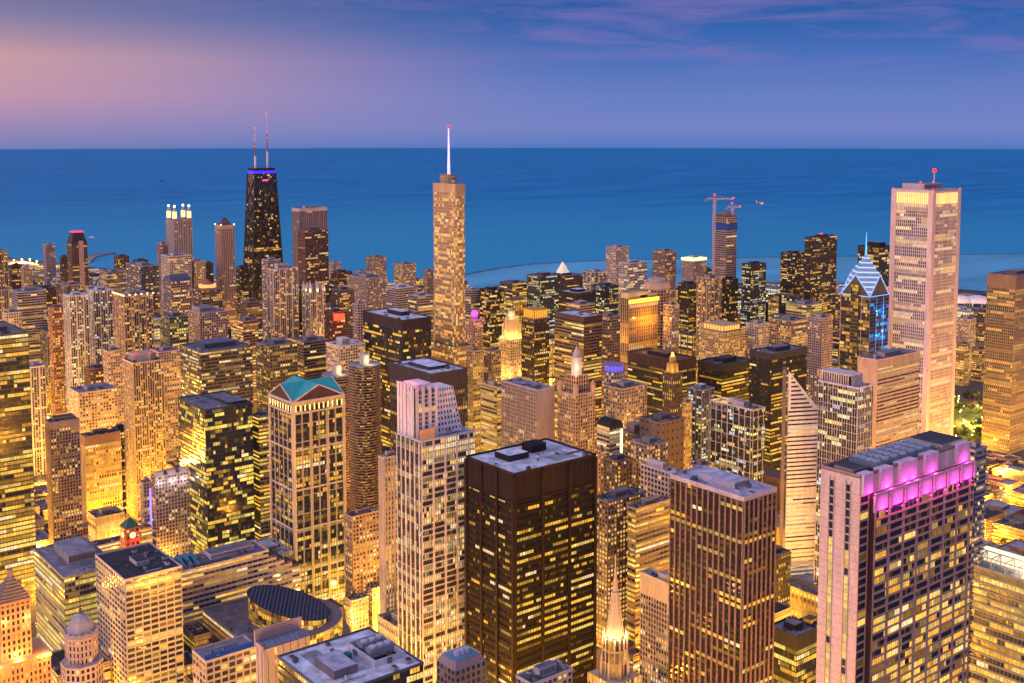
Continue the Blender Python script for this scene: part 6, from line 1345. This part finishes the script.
# which of them can be seen at all
vs, fs, own = [], [], []
def addbox(x0, x1, y0, y1, h, k):
    i = len(vs); vs.extend([(x0, y0, 0), (x1, y0, 0), (x1, y1, 0), (x0, y1, 0), (x0, y0, h), (x1, y0, h), (x1, y1, h), (x0, y1, h)])
    for f in ((0, 1, 5, 4), (3, 0, 4, 7), (4, 5, 6, 7), (1, 2, 6, 5), (2, 3, 7, 6)): fs.append(tuple(i + q for q in f)); own.append(k)
for b in HERO: addbox(b[0], b[1], b[2], b[3], b[4], -1)
for k, b in enumerate(CAND): addbox(*b, k)
tree = BVHTree.FromPolygons([Vector(v) for v in vs], fs)
CNT = {}; GROUNDVIS = []
org = Vector((0, 0, CAMH))
for yy in range(243, 683, 2):
    for xx in range(0, 1024, 2):
        p = unproj(xx + .5, yy + .5, 1000); d = (p - org).normalized()
        hit, nrm, idx, dist = tree.ray_cast(org, d, 9000)
        if idx is None: continue
        k = own[idx]; CNT[k] = CNT.get(k, 0) + 1
vis = sorted([k for k in CNT if k >= 0 and CNT[k] >= 3], key=lambda k: -CNT[k])
REFS = [(proj(((b[0] + b[1]) / 2, (b[2] + b[3]) / 2, b[4] * .6)), b[5]) for b in HERO if b[5]]
TOPS = {b[5]: (b[0] + b[1], b[2] + b[3]) for b in HERO if b[5]}
PALW = [('tan', (.42, .30, .20)), ('brown', (.20, .12, .08)), ('brick', (.36, .16, .10)), ('cream', (.56, .44, .32)), ('grey', (.26, .24, .25)), ('dark', (.07, .06, .06)), ('pinkish', (.46, .32, .28)), ('orange', (.48, .27, .13))]
ROOFS = [('grey', (.18, .17, .20)), ('pale', (.42, .42, .50)), ('black', (.045, .045, .05)), ('reddish', (.20, .10, .09)), ('bluish', (.16, .20, .30))]
USED = {}
def fill_label(x0, x1, y0, y1, h, cn, rn):
    q = proj(((x0 + x1) / 2, (y0 + y1) / 2, h))
    best = min(REFS, key=lambda r: (r[0][0] - q[0]) ** 2 + ((r[0][1] - q[1]) * .6) ** 2 + ((r[0][2] - q[2]) * .12) ** 2)
    r = best[0]; dx = q[0] - r[0]; dz = q[2] - r[2]
    rel = ('before' if dz < -70 else 'behind' if dz > 70 else 'beside'); side = 'left' if dx < 0 else 'right'
    size = 'low' if h < 24 else 'mid-rise' if h < 55 else 'tall'
    shp = 'long' if max(x1 - x0, y1 - y0) > 1.8 * min(x1 - x0, y1 - y0) else 'square'
    return [l for l in (f"{size} {cn} building, {rn} roof, {rel} {best[1]}, {side} side",
            f"{size} {shp} {cn} block, {rn} roof, {rel} {best[1]}, {side}",
            f"{shp} {cn} {size} block, {rn} roof, {rel} {best[1]}, far {side}",
            f"{size} {shp} {cn} block, {rn} roof, {rel} {best[1]}") if len(l.split()) <= 16]
def simple_building(k):
    x0, x1, y0, y1, h = CAND[k]; r = random.Random(k * 7 + 1); near = proj((x0, y0, 0))[2]
    for _ in range(40):
        cn, c = r.choice(PALW); rn, rc = r.choice(ROOFS); L_ = fill_label(x0, x1, y0, y1, h, cn, rn)
        ok = [l for l in L_[:2] if l not in USED]
        if ok: break
    else: ok = [l for l in L_ if l not in USED] or [L_[0] + ', ' + r.choice(('wide', 'narrow'))]
    lab = ok[0]; USED[lab] = 1
    X, Y = (x1 - x0) / 2, (y1 - y0) / 2
    o = thing('city_building', lab, 'building', (x0 + X, y0 + Y, 0), 'smaller buildings of the downtown blocks')
    W, G = MB(), MB(); W.box(-X, X, -Y, Y, 0, h); st = r.choice(('punch', 'grid', 'resi', 'bands', 'punch'))
    kw = dict(lit=r.choice((.25, .4, .6)), pal=r.choice('OOYYM'), k=r.uniform(.8, 1.1))
    if near > 2000: kw.update(bay=6, fh=5)
    elif near > 1400: kw.update(bay=4.5, fh=4)
    facade(W, G, (-X, -Y, 0), (X, -Y, 0), (X, -Y, h), (-X, -Y, h), st, r, **kw)
    facade(W, G, (-X, Y, 0), (-X, -Y, 0), (-X, -Y, h), (-X, Y, h), st, r, **kw)
    if near < 1500: W.box(-X - .7, X + .7, -Y - .7, Y + .7, h - 1.2, h - .2, 1)
    W.build('wall', [wallmat(tuple((q * .6 + sum(c) / 7.5) * .55 for q in c)), wallmat(tuple((q * .6 + sum(c) / 7.5) * .75 for q in c))], o); windows(G, o, glassmat(), False)
    if near < 2000: roofkit(o, -X, X, -Y, Y, h, r, rc, wallmat(c), (r.uniform(.1, .4), r.uniform(.5, .8), .3, .7, r.uniform(3, 6)), r.choice((2, 3, 5)) if near < 1300 else 1)
    else:
        m = MB(); m.quad((-X, -Y, h + .05), (X, -Y, h + .05), (X, Y, h + .05), (-X, Y, h + .05)); m.build('roof', roofmat(rc), o)
for k in vis[:290]: simple_building(k)
W, G = MB(), MB(); r = random.Random(5); rest = vis[290:] + [k for k in CNT if k >= 0 and CNT[k] < 3]; chosen = set(vis[:290])
rest = [k for k in range(len(CAND)) if k not in chosen]
mats_ = [wallmat(c) for _, c in PALW]
for k in rest:
    x0, x1, y0, y1, h = CAND[k]; W.box(x0, x1, y0, y1, 0, h, r.randrange(len(mats_)))
    if k in CNT: 
        for A_, B_ in (((x0, y0), (x1, y0)), ((x0, y1), (x0, y0))):
            facade(MB(), G, (*A_, 0), (*B_, 0), (*B_, h), (*A_, h), 'punch', r, lit=.35, pal='O', bay=5, fh=4.5)
o = W.build('city_buildings', mats_, None, kind='stuff', label='mass of small far-off city buildings too distant to count', category='buildings')
G.build('window', glassmat(), o, kind='stuff')
print('FILL', len(CAND), 'visible', len(vis))

# ================================================================ street lamps
def lamp_mesh():
    a = MB(); a.cyl(0, 0, .14, 0, 9.5, 0, 6, .09); a.bar((0, 0, 9.4), (1.8, 0, 9.9), .07, 0, 5); a.cyl(0, 0, .3, 0, .5, 0, 8)
    b = MB(); b.box(1.5, 2.5, -.28, .28, 9.75, 10.0); b.box(1.6, 2.4, -.2, .2, 9.66, 9.75, 1, True)
    return a, b
a, b = lamp_mesh()
POLE = [wallmat((.10, .10, .10))]; HEADM = [wallmat((.2, .2, .2)), glowmat((1, .55, .18), 8)]
ALL = [b_ for b_ in HERO] + [CAND[k] for k in range(len(CAND))]
SP = []
def try_lamp(x, y, e):
    p = proj((x, y, 0))
    if not (-120 < p[0] < 1144) or p[2] < 420 or p[2] > 2700 or not inside(x, y): return
    if clash(x, x, y, y, HERO, 3.5) or 885 < y < 975: return
    SP.append((x, y, e, p[2]))
for X in NSX:
    y = 330
    while y < 3300:
        d = proj((X, y, 0))[2]; s = 58 if d < 1300 else 80 if d < 1900 else 125
        try_lamp(X + 8.2 * rng.choice((-1, 1)), y + rng.uniform(-6, 6), 1); y += s
for Y in EWY:
    x = 60
    while x < 2500:
        d = proj((x, Y, 0))[2]; s = 62 if d < 1300 else 95 if d < 1900 else 160
        try_lamp(x + rng.uniform(-6, 6), Y + 8.2 * rng.choice((-1, 1)), 1); x += s
pts = SP
tree_h = tree; nearl = []; farl = []
for (x, y, e, d) in pts:
    v = Vector((x, y, 9)) - org; hit = tree_h.ray_cast(org, v.normalized(), v.length - 2)
    p = proj((x, y, 9)); (nearl if hit[0] is None and 0 < p[0] < 1024 and p[1] < 683 and d < 2300 and len(nearl) < 280 else farl).append((x, y, d))
proto = None; LD = {}
def light_for(parent, x, y, d, loc):
    key = 0 if d < 1300 else 1 if d < 1900 else 2
    col = rng.choice(((1, .42, .02), (1, .46, .035), (1, .37, .015), (1, .52, .07)))
    col_k = rng.choice((.25, .5, .8, 1.2, 2.4)); kk = (key, col, col_k)
    if kk not in LD:
        l = bpy.data.lights.new('street_light', 'POINT'); l.energy = (30000, 23000, 16000)[key] * LAMPK * col_k; l.specular_factor = .15; l.color = col; l.shadow_soft_size = .8; LD[kk] = l
    q = bpy.data.objects.new('street_light', LD[kk]); COL.objects.link(q); q.location = loc; q.parent = parent
LAMPK = 10.0
pm = hm = None
for (x, y, d) in nearl:
    o = thing('street_lamp', 'orange street lamp on a thin grey pole, lighting a downtown street', 'street lamp', (x, y, .15), 'orange street lamps along the streets')
    if pm is None: pm = a.build('pole', POLE, o); hm = b.build('lamp_head', HEADM, o)
    else:
        for s in (pm, hm): c = s.copy(); COL.objects.link(c); c.parent = o
    light_for(o, x, y, d, (2, 0, 8.6))
if farl:
    M = MB()
    for (x, y, d) in farl:
        M.cyl(x, y, .14, 0, 9.5, 0, 5); M.box(x - .5, x + .5, y - .28, y + .28, 9.6, 9.9, 1, True)
    o = M.build('street_lighting', [POLE[0], HEADM[1]], None, kind='stuff', label='countless street lamps hidden among the buildings and far streets', category='street lamps')
    for (x, y, d) in farl: light_for(o, x, y, d, (x, y, 8.8))
print('LAMPS', len(nearl), len(farl))
# beach front lights, far left
for k, (px, y) in enumerate(((14, 261), (22, 260), (30, 260), (37, 262), (45, 262), (54, 261))):
    g = ground(px, y + 5); o = thing('street_lamp', 'tall bright lamp of the row lighting the beach road on the far left shore', 'street lamp', (g.x, g.y, 0), 'bright lamps along the left beach road')
    m = MB(); m.cyl(0, 0, .4, 0, 17, 0, 6, .25); m.build('pole', POLE, o); m = MB(); m.ball((0, 0, 18), 3.0); m.build('lamp_head', glowmat((1, .66, .22), 4), o); lamp(o, (0, 0, 14), 250000, (1, .6, .2), 2)

# ================================================================ traffic
def car_parts():
    b = MB(); L_, W_ = 2.25, .9
    prof = [(-L_, .35), (L_, .35), (L_, .75), (1.25, .95), (.55, 1.42), (-1.25, 1.42), (-1.9, 1.0), (-L_, .95)]
    for s in (-1, 1): b.poly([(x, s * W_, z) for x, z in (prof if s < 0 else prof[::-1])])
    for i in range(len(prof)): (xa, za), (xb, zb) = prof[i], prof[(i + 1) % len(prof)]; b.quad((xa, -W_, za), (xa, W_, za), (xb, W_, zb), (xb, -W_, zb))
    g = MB()
    for s in (-1, 1): g.quad(*[(x, s * (W_ + .01), z) for x, z in ((-1.6, .98), (1.0, .98), (.5, 1.34), (-1.2, 1.34))])
    g.quad((1.22, -.75, .98), (1.22, .75, .98), (.6, .72, 1.41), (.6, -.72, 1.41)); return b, g
CB, CG = car_parts(); wheel = MB()
for k in range(10): 
    t0, t1 = 2 * math.pi * k / 10, 2 * math.pi * (k + 1) / 10
    wheel.quad((.33 * math.cos(t0), -.12, .33 * math.sin(t0)), (.33 * math.cos(t0), .12, .33 * math.sin(t0)), (.33 * math.cos(t1), .12, .33 * math.sin(t1)), (.33 * math.cos(t1), -.12, .33 * math.sin(t1)))
for s in (-.12, .12): wheel.poly([(.33 * math.cos(2 * math.pi * k / 10), s, .33 * math.sin(2 * math.pi * k / 10)) for k in range(10)])
hl = MB(); hl.box(-.06, .06, -.18, .18, -.09, .09, 0, True)
CARC = [('white', (.7, .7, .7)), ('black', (.02, .02, .025)), ('silver', (.4, .4, .42)), ('red', (.35, .03, .02)), ('yellow', (.75, .45, .03))]; CP = {}; ncar = 0
tries = [(X, None) for X in NSX] + [(None, Y) for Y in EWY]
spots = []
for _ in range(9000):
    X, Y = rng.choice(tries); lane = rng.choice((-6.2, -2.2, 2.2, 6.2))
    if X is not None: x, y, a = X + lane, rng.uniform(330, 2600), R(90) if lane > 0 else R(-90)
    else: x, y, a = rng.uniform(100, 2300), Y + lane, R(180) if lane > 0 else 0
    p = proj((x, y, 1))
    if not (0 < p[0] < 1024 and 400 < p[1] < 683) or 880 < y < 985 or not inside(x, y) or clash(x, x, y, y, HERO, 3): continue
    v = Vector((x, y, 1.2)) - org
    if tree.ray_cast(org, v.normalized(), v.length - 3)[0] is not None: continue
    if any(abs(x - q[0]) < 7 and abs(y - q[1]) < 7 for q in spots): continue
    spots.append((x, y, a))
    if len(spots) > 150: break
for (x, y, a) in spots:
    cn, cc = rng.choice(CARC); o = thing('parked_car' if 0 else 'car', f'small {cn} car with its lamps on, driving along a lit street between the towers', 'car', (x, y, .02), f'{cn} cars on the lit streets'); o.rotation_euler[2] = a
    if cn not in CP:
        pts_ = [CB.build('body', wallmat(cc, .3), o), CG.build('glazing', glassmat(), o)]
        for wx in (-1.4, 1.4):
            for wy in (-.82, .82): w = wheel.build('wheel', wallmat((.03, .03, .03)), o); w.location = (wx, wy, .33); pts_.append(w)
        for wy in (-.62, .62):
            w = hl.build('headlight', glowmat((1, .85, .6), 14), o); w.location = (2.26, wy, .66); pts_.append(w)
            w = hl.build('tail_light', glowmat((1, .03, .02), 8), o); w.location = (-2.26, wy, .75); pts_.append(w)
        CP[cn] = pts_
    else:
        for s in CP[cn]: c = s.copy(); COL.objects.link(c); c.parent = o
print('CARS', len(spots))

# ================================================================ park trees, right
leafm, t, b_ = newmat("foliage"); n_ = t.nodes; a_ = n_.new('ShaderNodeTexNoise'); a_.inputs['Scale'].default_value = .5; co = n_.new('ShaderNodeTexCoord'); t.links.new(co.outputs['Object'], a_.inputs[0])
rr = n_.new('ShaderNodeValToRGB'); t.links.new(a_.outputs[0], rr.inputs[0]); rr.color_ramp.elements[0].color = (.025, .05, .012, 1); rr.color_ramp.elements[1].color = (.09, .14, .03, 1); t.links.new(rr.outputs[0], b_.inputs['Base Color']); b_.inputs['Roughness'].default_value = .8
def tree_parts(seed, H):
    r = random.Random(seed); tr = MB(); tr.cyl(0, 0, .35, 0, H * .45, 0, 7, .22)
    for k in range(5): a = r.uniform(0, 6.28); tr.bar((0, 0, H * .38), (math.cos(a) * H * .22, math.sin(a) * H * .22, H * .7), .12, 0, 5)
    cr = MB(); cl = [(r.uniform(-.25, .25) * H, r.uniform(-.25, .25) * H, H * r.uniform(.5, .9), H * r.uniform(.10, .2)) for _ in range(11)]
    for cx, cy, cz, q in cl:
        for _ in range(34):
            d = Vector((r.gauss(0, 1), r.gauss(0, 1), r.gauss(0, 1))).normalized() * q * r.uniform(.6, 1.05); p = Vector((cx, cy, cz)) + d
            u = Vector((r.gauss(0, 1), r.gauss(0, 1), r.gauss(0, 1))).normalized(); w = u.orthogonal().normalized(); s = r.uniform(.25, .55)
            cr.quad(p - u * s - w * s, p + u * s - w * s, p + u * s + w * s, p - u * s + w * s)
    return tr, cr
protos = [tree_parts(s, h) for s, h in ((1, 12), (2, 14), (3, 10))]; built = {}
def plant(x, y, i, lab, grp, sc):
    o = thing('park_tree', lab, 'tree', (x, y, .15), grp); o.scale = (sc, sc, sc); o.rotation_euler[2] = rng.uniform(0, 6.28)
    if i not in built: built[i] = (protos[i][0].build('trunk', wallmat((.10, .07, .05)), o), protos[i][1].build('crown', leafm, o))
    else:
        for s in built[i]: c = s.copy(); COL.objects.link(c); c.parent = o
cnt = 0
for _ in range(900):
    X, Y = rng.choice(tries)
    if X is not None: x, y = X + rng.choice((-10.5, 10.5)), rng.uniform(400, 2000)
    else: x, y = rng.uniform(200, 2000), Y + rng.choice((-10.5, 10.5))
    p = proj((x, y, 5))
    if not (0 < p[0] < 1024 and 420 < p[1] < 683) or 870 < y < 985 or not inside(x, y) or clash(x, x, y, y, HERO, 3) or cnt > 70: continue
    v = Vector((x, y, 9)) - org
    if tree.ray_cast(org, v.normalized(), v.length - 6)[0] is not None: continue
    plant(x, y, rng.randrange(3), 'small leafy street tree growing at the kerb of a lit downtown street', 'street trees along the pavements', rng.uniform(.6, .9)); cnt += 1
cnt = 0
for _ in range(1500):
    px, py = rng.uniform(946, 1012), rng.uniform(398, 448); g = ground(px, py)
    if clash(g.x, g.x, g.y, g.y, HERO, 5) or cnt > 85: continue
    if abs((py - 423)) < 5 and 955 < px < 985: continue
    plant(g.x, g.y, rng.randrange(3), 'leafy round park tree among path lamps right of the tall white tower', 'park trees on the right', rng.uniform(.8, 1.25)); cnt += 1
for k in range(26):
    px, py = rng.uniform(950, 988), rng.uniform(402, 446); g = ground(px, py)
    if clash(g.x, g.x, g.y, g.y, HERO, 3): continue
    o = thing('park_lamp', 'small glowing path lamp among the park trees on the right', 'park lamp', (g.x, g.y, .15), 'path lamps in the park')
    m = MB(); m.cyl(0, 0, .12, 0, 12, 0, 6); m.build('pole', POLE, o); m = MB(); m.ball((0, 0, 12.4), .9); m.build('globe', glowmat((1, .75, .35), 7), o); lamp(o, (0, 0, 11), 9000, (1, .62, .2), .5)


# ================================================================ helicopter over the lake, boats
C = unproj(762, 203, 1500); o = thing('helicopter', 'small pinkish helicopter flying over the lake right of the cranes', 'helicopter', C); o.rotation_euler[2] = R(-50)
m = MB()
for (xa, ra), (xb, rb) in zip(((-2.4, .5), (-1.2, 1.2), (.6, 1.35), (1.9, 1.0)), ((-1.2, 1.2), (.6, 1.35), (1.9, 1.0), (2.7, .25))):
    for k in range(10):
        t0, t1 = 2 * math.pi * k / 10, 2 * math.pi * (k + 1) / 10
        m.quad((xa, ra * math.cos(t0), ra * math.sin(t0)), (xb, rb * math.cos(t0), rb * math.sin(t0)), (xb, rb * math.cos(t1), rb * math.sin(t1)), (xa, ra * math.cos(t1), ra * math.sin(t1)))
m.build('fuselage', wallmat((.75, .5, .6)), o)
m = MB(); m.bar((-2.2, 0, .3), (-7, 0, .8), .35, 0, 8); m.box(-7.4, -6.6, -.1, .1, .6, 2.2); m.build('tail_boom', wallmat((.75, .5, .6)), o)
m = MB(); m.cyl(0, 0, .2, 1.2, 2.1, 0, 8)
for a in (20, 110, 200, 290): m.bar((0, 0, 2.1), (5.2 * math.cos(R(a)), 5.2 * math.sin(R(a)), 2.1), .14, 0, 4)
m.build('rotor', wallmat((.2, .2, .22)), o)
m = MB()
for s in (-1, 1): m.bar((-1.8, s * 1.1, -1.9), (2.2, s * 1.1, -1.9), .1, 0, 5); m.bar((-.8, s * .8, -1), (-.8, s * 1.1, -1.9), .08, 0, 4); m.bar((1, s * .8, -1), (1, s * 1.1, -1.9), .08, 0, 4)
m.build('landing_skid', wallmat((.3, .3, .3)), o); beacon(o, (-7, 0, 2.5), .5)
for px, py, L_, c, lb in ((92, 237, 32, (.7, .6, .6), 'white ferry on the lake behind the red-edged crown tower'), (162, 180, 34, (.05, .05, .06), 'dark distant boat on the lake above the lantern tower')):
    g = ground(px, py); o = thing('boat', lb, 'boat', (g.x, g.y, -2.5 - g.length ** 2 / 2 / RE), None); o.rotation_euler[2] = R(-20)
    m = MB(); h2 = L_ / 2; m.prism([(-h2, -3), (h2 * .6, -3.4), (h2, 0), (h2 * .6, 3.4), (-h2, 3)], -.5, 3.2, 0, True, True, [(-h2, -3.4), (h2 * .7, -3.9), (h2 * 1.1, 0), (h2 * .7, 3.9), (-h2, 3.4)]); m.build('hull', wallmat(c), o)
    m = MB(); m.box(-h2 * .7, h2 * .4, -2.6, 2.6, 3.2, 6); m.box(-h2 * .3, h2 * .25, -2, 2, 6, 8.2); m.build('cabin', wallmat(tuple(min(1, v * 1.3) for v in c)), o)
    m = MB(); m.bar((0, 0, 8), (0, 0, 12), .15, 0, 5); m.build('mast', metalmat((.4, .4, .4)), o)
